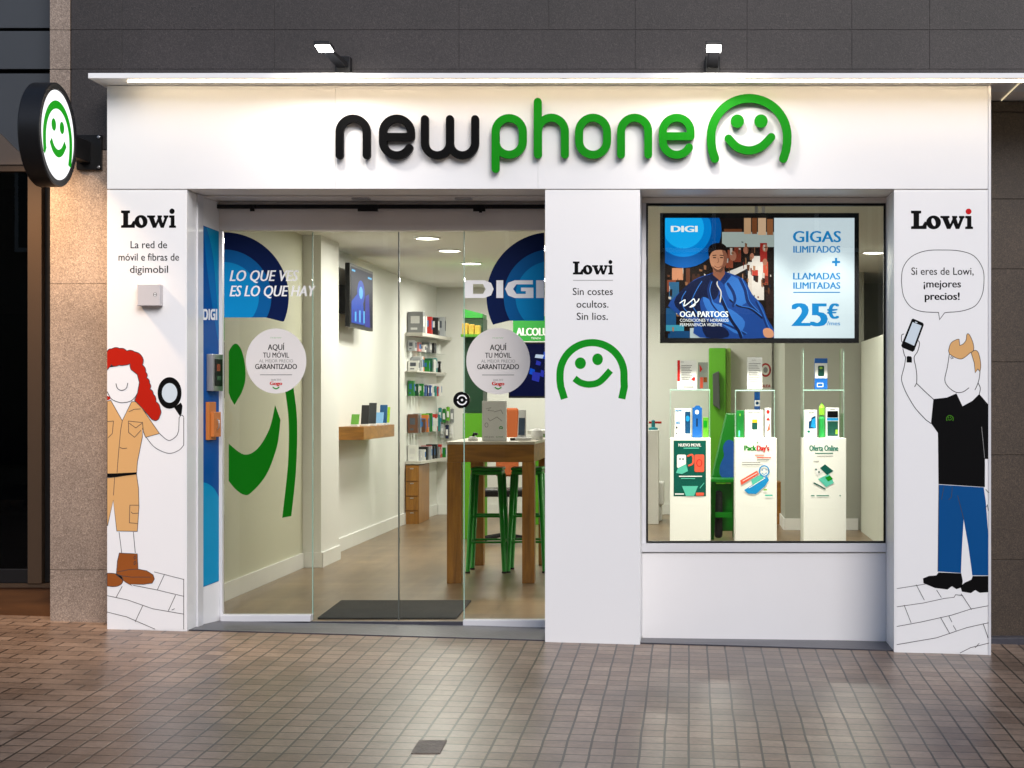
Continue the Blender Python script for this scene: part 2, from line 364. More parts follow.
rr_ = N.new('ShaderNodeMapRange'); rr_.inputs[1].default_value = .3; rr_.inputs[2].default_value = .7; b.inputs['Specular IOR Level'].default_value = .36; rr_.inputs[3].default_value = .31; rr_.inputs[4].default_value = .37; L.new(n1.outputs['Fac'], rr_.inputs[0]); L.new(rr_.outputs[0], b.inputs['Roughness'])
hm = N.new('ShaderNodeMath'); hm.operation = 'MULTIPLY_ADD'; hm.inputs[1].default_value = .18; L.new(n2.outputs['Fac'], hm.inputs[0])
iv = N.new('ShaderNodeMath'); iv.operation = 'SUBTRACT'; iv.inputs[0].default_value = 1; L.new(mh.outputs[0], iv.inputs[1]); L.new(iv.outputs[0], hm.inputs[2])
bp = N.new('ShaderNodeBump'); bp.inputs['Strength'].default_value = .45; bp.inputs['Distance'].default_value = .006; L.new(hm.outputs[0], bp.inputs['Height']); L.new(bp.outputs[0], b.inputs['Normal'])
g = MB()
def gq(x0, x1, y0, y1): g.quad([(x0, y0, gz(x0, y0)), (x1, y0, gz(x1, y0)), (x1, y1, gz(x1, y1)), (x0, y1, gz(x0, y1))], pm)
gq(-60, 60, -60, 10.03); gq(-60, -3.40, 10.03, 10.6); gq(1.74, 60, 10.03, 10.7)
pv = g.build('pavement', kind='structure')
gt.inputs[1].default_value = -2.9   # west of here the pavers are laid as long bricks

def gp(px, py):
    a = 1.346 + .362 ; dx = (px - VX) / F; Y = a / (.026 - .0294 * dx - (HY - py) / F); return Vector((dx * Y, Y, EYE + (HY - py) * Y / F))
m = MB(); c4 = [gp(411, 754), gp(440, 754), gp(447, 741), gp(419, 741)]; UP = Vector((0, 0, .005)); m.hexa([c - UP for c in c4] + [c + UP for c in c4], mat('worn_iron', (.16, .13, .105), .6, .05, var=.5, scale=25, srgb=False, bump=.6, bscale=60))
m.build('utility_cover', bevel=.002, label='small square worn metal cover set in the paving before the door', cat='utility cover')
# stone wall round the shopfront
SW = thing('stone_wall', (-1, 10.3, gz(-1, 10.3)), 'dark speckled granite wall above and either side of the white shopfront', 'wall')
m = MB()
YW = 10.22
rows = [(zw(150, 10.22) + .003, 3.33), (3.336, 3.567), (3.573, 4.15), (4.156, 4.75), (4.756, 5.4)]
vj = [[-3.416, -2.50, -1.39, -.85, -.33, .342, .972, 1.44, 2.6, 4.0], [-3.416, -2.50, -1.39, -.33, .342, .972, 1.44, 2.6, 4.0]]
for k, (a, c) in enumerate(rows):
    xs = [-3.722] + vj[k % 2]
    for i in range(len(xs) - 1):
        if k == 0 and xs[i] < 1.75 < xs[i + 1]: m.box(xs[i] + .0012, 1.74, YW, YW + .1, a, c, TOPSTONE); m.box(1.7412, xs[i + 1] - .0012, YW, YW + .1, 3.222, c, TOPSTONE)
        else: m.box(xs[i] + .0012, xs[i + 1] - .0012, YW, YW + .1, 3.222 if (k == 0 and xs[i] > 1.75) else a, c, TOPSTONE)
m.box(-3.72, 1.70, YW + .003, YW + .3, 2.86, 5.42, TOPSTONE); m.box(1.701, 4.02, YW + .003, YW + .3, 3.222, 5.42, TOPSTONE)
m.build('granite_cladding', SW, bevel=.0015)
m = MB()
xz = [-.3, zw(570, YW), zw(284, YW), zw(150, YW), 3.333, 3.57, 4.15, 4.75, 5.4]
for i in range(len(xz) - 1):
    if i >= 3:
        m.box(-3.847, -3.726, YW - .004, YW + .12, xz[i] + .0015, xz[i + 1] - .0015, LIT_TANSTONE)
    else: m.box(-3.847, -3.40, YW, YW + .12, xz[i] + .0015, xz[i + 1] - .0015, LIT_TANSTONE)
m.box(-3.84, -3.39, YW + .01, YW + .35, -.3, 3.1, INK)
m.build('pilaster', SW, bevel=.0015, label='speckled granite pilaster tinted a lamp-lit tan beside the left white pillar')
m = MB(); zz = [-.4, zw(560, 10.5), zw(455, 10.5), zw(362, 10.5), zw(269, 10.5), zw(199, 10.5), zw(112, 10.5), 3.19]
for i in range(len(zz) - 1):
    for a, c in ((1.75, 2.35), (2.354, 3.3), (3.304, 4.0)): m.box(a + .0015, c - .0015, 10.5, 10.62, zz[i] + .0015, zz[i + 1] - .0015, BROWNSTONE)
m.box(1.75, 4.0, 10.51, 10.8, -.4, 3.19, INK)
m.box(1.79, 4.0, 10.40, 10.5, gz(1.8, 10.4) - .1, gz(1.8, 10.4) + .035, SLATE)
m.build('side_wall', SW, bevel=.0015, label='dark brown granite wall right of the shopfront')

# ================================================================== WHITE SHOPFRONT
XL, XM0, XM1, XR0, XR1 = xw(107, 10), xw(545, 10), xw(640, 10), xw(894, 10), xw(991, 10)
ZL = zw(189.5, 10); ZT = 3.196
SF = thing('shopfront', (xw(592, 10), 10.2, gz(-.5, 10)), 'white panelled phone shop front with wide glass door and display window', 'shopfront')
m = MB()
cuts = [XL, xw(335.5, 10), xw(538, 10), xw(988, 10)]
for i in range(3): m.box(cuts[i] + .0004, cuts[i + 1] - .0004, 10, 10.05, ZL + .004, ZT - .002, WHITE)
m.box(XL + .003, XR1 - .003, 10.012, 10.66, ZL + .001, ZT - .001, CREAM)
m.build('fascia', SF, bevel=.001)
def pillar(x0, x1, zlow, d=.5):
    p = MB(); p.box(x0, x1, 10.0, 10.0 + d, zlow, ZL - .002, WHITE); return p.build('pillar', SF, bevel=.002)
pillar(XL, xw(187, 10), zw(631.5, 10)); pillar(XM0, XM1, zw(645.5, 10), .55); pillar(XR0, xw(988, 10), zw(655.5, 10))
MB().box(xw(988, 10) + .001, XR1, 9.997, 10.5, zw(656, 10), ZT, TRIM).build('edge_trim', SF, bevel=.002)
MB().box(xw(187, 10) + .0005, xw(187, 10) + .010, 10.19, 10.3, zw(631.5, 10), ZL - .003, TRIM).build('reveal_trim', SF)
# canopy and its light strip
CX1 = 2.6
m = MB(); m.box(xw(88, 9.78), CX1, 9.78, 10.215, 3.197, zw(73, 9.78), WHITE); m.box(1.775, CX1, 10.216, 10.62, 3.197, 3.215, CREAM)
m.build('canopy', SF, bevel=.002)
LED = mat('warm_led', (1, .77, .50), em=12, srgb=False, var=.05)
MB().box(xw(128, 9.86), CX1 - .05, 9.855, 9.867, 3.1905, 3.1965, LED).build('light_strip', SF)
MB().box(1.919, 1.924, 9.90, 10.49, 3.191, 3.1965, mat('strip_trim', (1, .80, .5), em=.4, srgb=False)).build('light_strip', SF)
# door recess: side panel behind left pillar, header, rail
YD = 10.55
m = MB(); m.box(xw(201, 10.29) - .03, XM0, 10.30, YD + .02, ZL - .006, ZL - .001, CREAM)
m.box(xw(219, YD), XM0 - .001, YD, YD + .1, zw(230, YD), ZL - .007, mat('header_grey', (.80, .74, .70), .45, srgb=False))
m.build('door_header', SF, bevel=.002)
m = MB(); m.box(xw(205, YD), XM0 - .001, YD - .03, YD - .001, zw(209, YD), zw(205, YD), BLACK)
for a, c in ((359, 379), (474, 486)): m.box(xw(a, YD), xw(c, YD), YD - .045, YD - .031, zw(212, YD), zw(205.5, YD), BLACK)
m.box(xw(252, YD), xw(256, YD), YD - .05, YD - .031, zw(212, YD), zw(206, YD), BLACK); m.box(xw(480, YD), xw(483, YD), YD - .05, YD - .046, zw(213.5, YD), zw(207, YD), BLACK)
m.build('door_rail', SF)
for a, c in ((352, 370), (455, 472)): MB().box(xw(a, 10.36), xw(c, 10.36), 10.34, 10.39, ZL - .018, ZL - .0065, STEEL).build('sensor', SF, bevel=.003)
# slanting left side panel of the recess
def sidep(u, v, d):
    t = (u - 201) / 18; Y = 10.30 + .25 * t; return (-2.9628 + .0398 * t + d, Y - d * .15, EYE + (HY - v) * Y / F)
gs = G(fn=sidep, lay=.002)
BL1 = mat('deep_blue_vinyl', (0, 76, 150), .5, spec=.15); BL2 = mat('blue_vinyl', (0, 108, 176), .5, spec=.15); BL3 = mat('teal_vinyl', (0, 140, 188), .5, spec=.15)
WP = mat('white_print', (.86, .86, .88), .5, srgb=False)
m = MB(); a0, a1 = sidep(200.5, 200, 0), sidep(219.3, 209, 0)
m.hexa([(a0[0] - .05, a0[1], -.03), (a0[0], a0[1], -.03), (a1[0], a1[1], -.03), (a1[0] - .05, a1[1], -.03), (a0[0] - .05, a0[1], ZL - .008), (a0[0], a0[1], ZL - .008), (a1[0], a1[1], ZL - .008), (a1[0] - .05, a1[1], ZL - .008)], WHITE)
m.box(xw(199.8, 10.29), xw(201.2, 10.29), 10.285, 10.298, -.06, ZL - .008, BLACK)
m.build('recess_side', SF)
gs.poly([(201.6, 225), (218.6, 231.5), (218.6, 581), (201.6, 587.5)], BL1)
gs.poly(smooth([(206, 227), (213, 260), (218.5, 330)], 5) + [(218.6, 231.5), (207, 227.5)][::1], BL3)
gs.poly(smooth([(203, 226.5), (206, 262), (211, 300), (218.4, 345)], 5) + smooth([(218.3, 331), (212.8, 260), (205.8, 227.5)], 5), BL2)
gs.poly([(201.7, 482)] + smooth([(201.8, 482), (208, 484), (214, 489), (218.5, 497)], 4)[1:] + [(218.5, 580.6), (201.7, 587)], BL3)
gs.digi(202.3, 216.8, 309, 320, WP)
tag(gs.build('side_panel_graphic'), 'tall narrow blue vinyl with white DIGI lettering inside door recess', 'vinyl graphic')
# display window
YG = 10.42
RIS = mat('riser_panel', (.77, .76, .775), .35, var=.015, srgb=False)
m = MB(); m.box(XM1 + .001, XR0 - .001, YG - .02, YG + .08, zw(641, YG), zw(552.5, YG), RIS); m.build('stall_riser', SF, bevel=.002)
m = MB(); x0, x1 = XM1 + .001, XR0 - .001; ix0, ix1 = xw(646, YG), xw(885.5, YG)
m.box(x0, x1, YG - .035, YG + .08, zw(551.5, YG), zw(543, YG), TRIM); m.box(x0, ix0, YG - .02, YG + .05, zw(542.9, YG), zw(203.5, YG), TRIM)
m.box(ix1, x1, YG - .02, YG + .05, zw(542.9, YG), zw(203.5, YG), TRIM); m.box(x0, x1, YG - .021, YG + .05, zw(203.4, YG), ZL - .001, CREAM)
wf = m.build('window_frame', SF, bevel=.002)
m = MB()
m.box(ix0 + .001, ix0 + .012, YG - .012, YG + .02, zw(542.8, YG), zw(203.6, YG), BLACK); m.box(ix1 - .012, ix1 - .001, YG - .012, YG + .02, zw(542.8, YG), zw(203.6, YG), BLACK)
m.box(ix0 + .0125, ix1 - .0125, YG - .012, YG + .02, zw(206, YG), zw(203.6, YG), BLACK); m.box(ix0 + .0125, ix1 - .0125, YG - .012, YG + .02, zw(542.8, YG), zw(541, YG), BLACK)
m.build('gasket', wf)
MB().box(ix0 + .0125, ix1 - .0125, YG, YG + .008, zw(541, YG), zw(206, YG), GLASS).build('window_pane', SF)
m = MB()
xa, xb = XM1 + .001, XR0 - .001
m.hexa([(xa, 10.04, gz(xa, 10.04) - .1), (xb, 10.04, gz(xb, 10.04) - .1), (xb, YG + .05, gz(xb, 10.4) - .1), (xa, YG + .05, gz(xa, 10.4) - .1),
        (xa, 10.04, gz(xa, 10.04) + .006), (xb, 10.04, gz(xb, 10.04) + .006), (xb, YG + .05, zw(643, YG) + .012), (xa, YG + .05, zw(640, YG) + .012)], SLATE)
m.build('base_slab', SF)
# door threshold
m = MB(); xa, xb = xw(187, 10) + .001, XM0 - .001
m.hexa([(xa, 10.03, -.3), (xb, 10.03, -.3), (xb, YD + .1, -.3), (xa, YD + .1, -.3), (xa, 10.03, gz(xa, 10.03) + .006), (xb, 10.03, gz(xb, 10.03) + .006), (xb, YD + .1, zw(627, YD)), (xa, YD + .1, zw(621, YD))], SLATE)
m.box(xa, xb, 10.535, 10.5595, -.12, -.0275, SLATE)
m.build('threshold', None, kind='structure')

# ---- doors
DT = zw(230.5, YD)
def pane(x0, x1, Y, ytop, ybot, name, parent):
    return MB().box(x0, x1, Y, Y + .01, zw(ybot, Y), ytop, GLASS).build(name, parent)
GR = mat('door_edge_grey', (.10, .11, .10), .3, srgb=False)
STK = mat('sticker_white', (.68, .65, .64), .5, srgb=False, var=.02); RED = mat('red_print', (.55, .02, .02), .5, srgb=False)
GT = mat('grey_print', (.25, .25, .25), .5, srgb=False)
def sticker(cx, cy_, r1, r2, Y, parent):
    q = G(Y, lay=.003); q.ell(cx, cy_, r1, r2, STK, 48)
    q.text('new', cx - 5.5, cx + 5.5, cy_ - 22.5, 2.2, mat('pale_green_print', (.35, .5, .33), .5, srgb=False)); q.rect(cx - 8, cx + 8, cy_ - 21, cy_ - 20.6, STK)
    q.text('AQUÍ', cx - 8.2, cx + 8.2, cy_ - 11, 5.6, INK, .012); q.text('TU MÓVIL', cx - 13, cx + 13, cy_ - 3.4, 5, INK, .008)
    q.text('AL MEJOR PRECIO', cx - 17, cx + 17, cy_ + 1.4, 3, GT); q.text('GARANTIZADO', cx - 20.8, cx + 20.8, cy_ + 8, 5, INK, .012)
    q.rect(cx - 16, cx + 16, cy_ + 13.4, cy_ + 14.1, GT); q.text('desde 2010', cx - 5, cx + 5, cy_ + 19.5, 1.8, GT); q.text('Gogo', cx - 6, cx + 6, cy_ + 24, 3.4, RED, .04)
    q.stroke(smooth([(cx - 3, cy_ + 26.2), (cx, cy_ + 27.8), (cx + 3, cy_ + 26.2)], 4), 1.1, GPRINT)
    return q.build('sticker', parent)
NAVY = mat('navy_vinyl', (0, 22, 70), .5, spec=.15); BG2 = mat('mid_blue_vinyl', (0, 88, 150), .5, spec=.15); BG3 = mat('cyan_blue_vinyl', (0, 130, 190), .5, spec=.15)
YF = YD + .03
DR = thing('sliding_door', (xw(380, YD), YD + .02, -.03), 'frameless glass entrance doors with round white stickers and blue arcs', 'door')
p = pane(xw(224, YF), xw(312, YF), YF, DT, 614, 'side_pane', DR)
MB().box(xw(223, YF), xw(312.3, YF), YF - .055, YF + .022, zw(620.5, YF), zw(614, YF), TRIM).build('bottom_rail', p, bevel=.002)
MB().box(xw(219.6, YF), xw(223, YF), YF - .02, YF + .03, -.03, DT, TRIM).build('jamb', DR, bevel=.002)
q = G(YF, lay=.002)
rings(q, 224, 297, (64.8, 47.5, 35), (NAVY, BG2, BG3), 224.2, 400, 317.5, 322)
q.text('LO QUE VES', 230, 298.5, 281, 10.6, WP, .014, .25); q.text('ES LO QUE HAY', 230, 316, 296.3, 10.6, WP, .014, .25)
q.build('slogan_decal', p, label='quarter circle blue decal with white LO QUE VES slogan')
q = G(YF, lay=.002)
q.poly([(228.8, 352)] + smooth([(229, 351), (233, 345), (237, 344), (241.5, 350), (245, 364), (245.4, 380), (242, 392), (238, 399), (234.6, 405)], 4)[1:] + [(231, 399), (228.8, 393)], GGLASS)
A = Zm(200, 380, 2.954)
q.poly(smooth(A([(85, 188), (130, 220), (170, 203), (205, 145), (222, 74)]), 6) + smooth(A([(238, 118), (228, 195), (196, 280), (150, 334), (128, 338), (105, 322), (85, 298)]), 6), GGLASS)
q.poly(smooth(A([(250, 20), (262, 120), (260, 250), (243, 407)]), 6) + smooth(A([(270, 402), (284, 265), (287, 120), (275, 10)]), 6), GGLASS)
q.build('smile_decal', p, label='huge green smiling face decal on the left pane')
sticker(276.2, 361, 30.3, 32.6, YF, p)
YS = YD + .055
for a, c in ((312.5, 399), (399.6, 464)):
    pp = pane(xw(a, YS), xw(c, YS), YS, DT - .003, 621.5 if a < 350 else 623.5, 'sliding_leaf', DR)
    MB().box(xw(a, YS), xw(c, YS), YS - .004, YS + .014, zw((624 if a < 350 else 625.5), YS), zw((621.5 if a < 350 else 623.5), YS), BLACK).build('door_shoe', pp)
    if a < 350: MB().box(xw(398.2, YS), xw(399.2, YS), YS - .004, YS + .014, zw(621.5, YS), DT - .003, GR).build('edge_seal', pp); MB().box(xw(312.2, YS), xw(313, YS), YS - .002, YS + .012, zw(621.5, YS), DT - .003, EDGE).build('glass_edge', pp)
    else:
        hb = MB(); hb.lathe(((462 - VX) * YS / F, YS, zw(400, YS)), [(.001, -.03), (.046, -.03), (.052, -.022), (.052, -.001)], BLKGLOSS, 32, 'y'); k = hb.build('lock_knob', pp)
        q = G(YS - .0305, lay=.001); q.stroke(arc(462, 400, 4.6, 4.6, 20, 160, 14), 1.3, WP); q.stroke(arc(462, 400, 4.6, 4.6, 200, 340, 14), 1.3, WP); q.ell(462, 400, 1.2, 1.2, WP, 12); q.build('lock_emblem', k)
p = pane(xw(464.6, YF), xw(544.5, YF), YF, DT, 619, 'side_pane', DR)
MB().box(xw(464, YF), XM0 - .002, YF - .055, YF + .022, zw(626.3, YF), zw(619, YF), TRIM).build('bottom_rail', p, bevel=.002)
MB().box(xw(463.7, YF), xw(464.5, YF), YF - .002, YF + .012, zw(619, YF), DT - .001, EDGE).build('glass_edge', p)
q = G(YF, lay=.002); rings(q, 551, 296.7, (64.5, 47.3, 35.5), (NAVY, BG2, BG3), 470, 544.3, 320.7, 325); q.digi(464.8, 543.9, 280.3, 298, WP)
q.build('brand_decal', p, label='quarter circle blue decal with large white DIGI lettering')
sticker(498.2, 361.2, 31.9, 33.2, YF, p)

# ================================================================== NEIGHBOUR AT LEFT
NB = thing('neighbouring_shop', (-4.6, 10.5, gz(-4.6, 10.4)), 'dark closed neighbouring shop with bronze frame at the left edge', 'shopfront')
YN = 10.4
CLAD = mat('blue_grey_cladding', (.032, .037, .045), .5, srgb=False); BRZ = mat('bronze_frame', (.055, .035, .022), .4, .3, srgb=False)
CLAD2 = mat('brown_cladding', (.07, .05, .038), .5, srgb=False)
m = MB(); xr = xw(50, YN) + .01
z_ = [(zw(69, YN), zw(31, YN)), (zw(28, YN), zw(-12, YN)), (zw(-15, YN), 5.4)]
for a, c in z_: m.box(-8, xr, YN, YN + .1, a, c, CLAD)
m.box(-8, xr, YN, YN + .1, zw(165, YN), zw(73.5, YN), CLAD); m.box(-8, xr, YN + .04, YN + .3, zw(165, YN) + .01, 5.38, INK)
m.build('cladding', NB, bevel=.002)
m = MB(); c_ = [W(u, v, YN - .03) for u, v in smooth([(-80, 60), (-40, 100), (0, 134), (12, 146), (24, 156), (34, 164.5)], 4)]
c_ += [W(-80, 164.5, YN - .03)]; k = len(c_)
m.add([v for v in c_] + [v + Vector((0, .028, 0)) for v in c_], [tuple(range(k))] + [(i, (i + 1) % k, k + (i + 1) % k, k + i) for i in range(k)], CLAD2)
m.build('brown_fascia', NB)
m = MB(); m.box(-8, xw(44, YN), YN - .02, YN + .06, zw(172, YN), zw(165.2, YN), BRZ); m.box(xw(30, YN), xw(44, YN), YN - .04, YN + .06, zw(583, YN), zw(172.2, YN), BRZ)
m.box(xw(44, YN) + .001, xr, YN + .01, YN + .2, zw(583, YN), zw(165.2, YN), BLACK); m.box(-8, xw(30, YN) - .001, YN - .01, YN + .05, zw(583, YN), zw(569, YN), BLACK)
m.build('frame', NB, bevel=.003)
MB().box(-8, xw(29.9, YN), YN + .01, YN + .02, zw(568.8, YN), zw(172.3, YN), glass('dark_glass', (.35, .35, .36), 1.)).build('pane', NB)
m = MB(); m.box(-8, xr, YN - .03, YN + .3, zw(587, YN), zw(583.2, YN), STEEL if 0 else BRZ); m.box(-8, xr, YN - .01, YN + .25, -.3, zw(587.3, YN), wood('bronze_base', (58, 34, 16), (92, 58, 30), 2, (1, 1, 6), .35)); m.build('base', NB)
m = MB(); m.box(-8, xr, 12.5, 12.6, -.1, 3, INK); m.box(-8, -3.5, YN + .3, 12.5, -.02, 0, mat('dark_floor', (.02, .018, .016), .4, srgb=False)); m.box(-8, -3.5, YN + .3, 12.6, 2.9, 2.95, INK); m.box(-3.52, -3.42, YN + .33, 12.6, 0, 3, INK); m.build('interior', NB)
m = MB(); m.box(-6, -4.15, 11.0, 11.35, .60, .63, BRZ); m.build('counter', NB)
for i, px in enumerate((5, 17)):
    o = MB().lathe((xw(px, 11.15), 11.15, .633), [(.001, 0), (.02, 0), (.035, .02), (.045, .055), (.041, .055), (.03, .02), (.001, .012)], mat('brass_bowl', (.30, .2, .09), .3, .6, srgb=False), 20).build(
        'bowl', label='dim brass bowl inside neighbouring shop, ' + ('the left one' if i == 0 else 'the right one, nearer the bronze frame'), cat='bowl', group='brass bowls in the neighbouring shop window')

# ================================================================== SIGNS
SG = thing('shop_sign', (xw(560, 9.97), 9.98, zw(172, 9.97)), 'raised black and green newphone lettering with green smiley on white fascia', 'sign')
YLt = 9.955; TH = .028
def letter(strokes, m):
    q = G(YLt, step=.0006)
    for st in strokes:
        pts, closed = st; q.stroke(pts, 7.9, m, closed=closed, thick=TH)
    # standoffs
    return q.build('letter', SG)
def Z2(x, y): return (300 + x / 3.938, 40 + y / 3.938)
def archn(xa, xb, ytop, ybot):
    r = (xb - xa) / 2; return [(xa, ybot)] + arc((xa + xb) / 2, ytop + r, r, r, 180, 0, 18) + [(xb, ybot)]
def stad(xa, xb, yt, yb):
    r = (xb - xa) / 2; cx = (xa + xb) / 2; return arc(cx, yt + r, r, r, 0, 180, 18) + arc(cx, yb - r, r, r, 180, 360, 18)
def ee(xa, xb, yt, yb):
    r = (xb - xa) / 2; cx = (xa + xb) / 2; ym = (yt + yb) / 2
    return [([(xb, ym)] + arc(cx, yt + r, r, r, 0, 180, 18) + arc(cx, yb - r, r, r, 180, 332, 16), False), ([(xa + 1, ym), (xb, ym)], False)]
BK = mat('letter_black', (.003, .003, .0034), .5, srgb=False, spec=.06)
yt, yb = 118.4, 155.2
letter([(archn(339.4, 366.5, yt, yb), False)], BK)
letter(ee(382.8, 410.7, yt, yb), BK)
def uu(xa, xb, ytop, ybot):
    r = (xb - xa) / 2; return [(xa, ytop)] + arc((xa + xb) / 2, ybot - r, r, r, 180, 360, 18) + [(xb, ytop)]
letter([(uu(424.7, 449.8, yt + .6, yb), False), (uu(449.8, 475, yt + .6, yb), False)], BK)
letter([(stad(495.5, 522.7, 118, 154.6), True), ([(495.5, 136), (495.5, 168.8)], False)], GREEN)
letter([([(537.7, 101.7), (537.7, 154.5)], False), (archn(537.9, 564.8, 117.6, 154.5), False)], GREEN)
letter([(stad(579, 607, 117.6, 154.7), True)], GREEN)
letter([(archn(621, 648.2, 117.6, 154.5), False)], GREEN)
letter(ee(662.8, 690.7, 117.6, 154.7), GREEN)
q = G(YLt, step=.0006); q.smiley(749.2, 136.3, 38.1, 8.6, GREEN, 0, TH, .58, .58); q.build('emblem', SG)

# projecting round sign
XS = -3.565; YC, ZC, RD = 9.60, 2.842, .292
PS = thing('projecting_sign', (XS - .05, YC, ZC - RD), 'round illuminated smiley sign in black casing projecting from the stone pilaster', 'sign')
m = MB(); m.lathe((XS - .12, YC, ZC), [(.001, 0), (RD - .006, 0), (RD, .006), (RD, .114), (RD - .006, .12), (RD - .036, .12), (RD - .038, .108), (.001, .106)], BLACK, 128, 'x')
m.build('casing', PS)
m = MB(); m.lathe((XS - .006, YC, ZC), [(.0005, 0), (RD - .040, 0)], mat('lit_sign_face', (.95, .95, .97), em=.62, srgb=False, var=.01), 64, 'x'); m.build('sign_face', PS)
q = G(fn=lambda u, v, d: (XS - .005 + d, YC + u, ZC - v), lay=.0005)
q.smiley(0, .03, .20, .046, mat('lit_green', (.004, .30, .004), em=.55, srgb=False), 0, 0, .42, .62); q.build('emblem', PS)
m = MB(); m.box(XS - .10, XS - .03, YC + RD - .02, 10.2, ZC - .075, ZC + .055, BLACK); m.build('bracket', PS, bevel=.006)
m = MB(); m.box(XS - .115, XS + .035, 10.195, 10.219, ZC - .115, ZC + .095, BLACK)
for dz in (-.1, .08): m.lathe((XS + .02, 10.19, ZC + dz), [(.001, -.004), (.009, -.004), (.009, .006)], STEEL, 10, 'y')
m.build('mounting_plate', PS, bevel=.002)

# floodlights over the fascia
def flood():
    r = thing('floodlight', (0, 10.2, 3.30), '', 'lamp', 'floodlights above the fascia')
    m = MB(); m.box(-.045, .045, 10.15, 10.218, 3.30, 3.40, BLACK); m.build('wall_bracket', r, bevel=.004)
    m = MB(); m.hexa([(-.028, 9.70, 3.335), (.028, 9.70, 3.335), (.032, 10.16, 3.330), (-.032, 10.16, 3.330), (-.028, 9.70, 3.353), (.028, 9.70, 3.353), (.032, 10.16, 3.365), (-.032, 10.16, 3.365)], BLACK); m.build('arm', r, bevel=.003)
    m = MB(); m.hexa([(-.048, 9.58, 3.350), (.048, 9.58, 3.350), (.048, 9.71, 3.334), (-.048, 9.71, 3.334), (-.045, 9.585, 3.372), (.045, 9.585, 3.372), (.045, 9.71, 3.362), (-.045, 9.71, 3.362)], BLACK); hd = m.build('lamp_head', r, bevel=.004)
    m = MB(); m.hexa([(-.040, 9.59, 3.3430), (.040, 9.59, 3.3430), (.040, 9.70, 3.3305), (-.040, 9.70, 3.3305), (-.040, 9.59, 3.3475), (.040, 9.59, 3.3475), (.040, 9.70, 3.3345), (-.040, 9.70, 3.3345)], mat('flood_led', (1, .97, .92), em=14, srgb=False, var=.02)); m.build('lens', hd)
    return r
FL = flood(); FL.location = (-2.075, 10.2, 3.30); FL['label'] = 'small black floodlight above the letter n at the left'
F2 = dup(FL, (.135, 10.2, 3.30), 'small black floodlight above the green smiley emblem at the right')
for x in (-2.075, .125):
    ld = bpy.data.lights.new('flood_lamp', 'SPOT'); ld.energy = 8; ld.spot_size = math.radians(125); ld.spot_blend = 1; ld.shadow_soft_size = .05; ld.color = (1, .93, .82)
    lo = bpy.data.objects.new('flood_lamp', ld); scene.collection.objects.link(lo); lo.location = (x, 9.55, 3.318)
    lo.rotation_euler = (Vector((0, -.42, .40))).to_track_quat('Z', 'Y').to_euler()
# warm downlight on the neighbour's side
ld = bpy.data.lights.new('warm_lamp', 'SPOT'); ld.energy = 165; ld.spot_size = math.radians(95); ld.spot_blend = .9; ld.shadow_soft_size = .12; ld.color = (1, .66, .36)
lo = bpy.data.objects.new('warm_lamp', ld); scene.collection.objects.link(lo); lo.location = (-4.2, 9.78, 3.15)
lo.rotation_euler = (Vector((-4.2, 9.78, 3.15)) - Vector((-3.75, 10.1, .9))).to_track_quat('Z', 'Y').to_euler()

# ================================================================== PRINTS ON THE PILLARS
TAN = mat('tan_print', (212, 164, 108), .5, var=.02); HAIR = mat('red_hair_print', (176, 28, 10), .5, var=.03); BOOT = mat('boot_brown_print', (146, 80, 34), .5, var=.05)
LENS = mat('pale_lens_print', (196, 208, 218), .5); JEAN = mat('jeans_blue_print', (0, 72, 132), .5, var=.04); SHEET = mat('vinyl_sheet', (.79, .785, .80), .38, var=.01, srgb=False)
DOTR = mat('red_dot_print', (190, 16, 22), .5)
YP = 10.0
def sheet(a, b_, c, d, name='sheet'):
    return MB().box(xw(a, YP), xw(b_, YP), YP - .0015, YP - .0002, zw(d, YP), zw(c, YP), SHEET)
# left
P1 = thing('pillar_poster', (xw(147, YP), YP - .001, zw(630, YP)), 'white vinyl on left pillar with red haired figure holding a magnifying glass', 'poster')
sheet(107.6, 185.2, 192, 629.6).build('sheet', P1)
q = G(YP - .0016); q.lowi(121, 176, 208.5, 227.8, INK); q.build('brand_lettering', P1)
for a in (('La red de', 130.6, 167, 248.2), ('móvil e fibras de', 118.6, 179, 260.6), ('digimobil', 130, 168, 272.8)): q = G(YP - .0016); q.text(*a, 7.2, INK, .004); q.build('lettering', P1)
A = Zm(80, 320, 4.8); B = Zm(80, 460, 4.27)
def scal(pts, amp):
    out = []
    for i in range(len(pts) - 1):
        a, b_ = Vector(pts[i]), Vector(pts[i + 1]); d = b_ - a; n = Vector((d.y, -d.x)).normalized()
        for k in range(6): t = k / 6; v = a + d * t + n * amp * math.sin(math.pi * t); out.append((v.x, v.y))
    out.append(pts[-1]); return out
hair = scal(A([(130, 152), (152, 138), (190, 136), (225, 148), (262, 152), (298, 175), (300, 215), (316, 250), (320, 278), (334, 302), (336, 332), (352, 355), (365, 392), (385, 425), (383, 462), (362, 484)]), 1.1)
hair += A([(345, 478), (300, 425), (262, 386), (276, 350), (285, 300), (275, 262), (245, 238)]) + scal(A([(245, 238), (240, 210), (213, 217), (188, 217), (163, 222), (150, 214), (142, 226)]), .4)[1:] + A([(130.5, 240)])
q = G(YP - .0016)
SK = .75
q.stroke(smooth(A([(131, 345), (150, 378), (180, 393), (208, 397), (245, 388), (268, 365), (283, 330), (285, 300)]), 5), SK, LINE)
q.stroke(smooth(A([(173, 306), (180, 328), (200, 338), (222, 328), (229, 303)]), 5), SK, LINE); q.build('face', P1)
q = G(YP - .0018); q.poly(hair, HAIR); q.poly(A([(130.5, 364), (142, 368), (146, 380), (130.5, 386)]), HAIR); q.stroke(hair, .7, LINE); q.build('hair', P1)
q = G(YP - .0017)
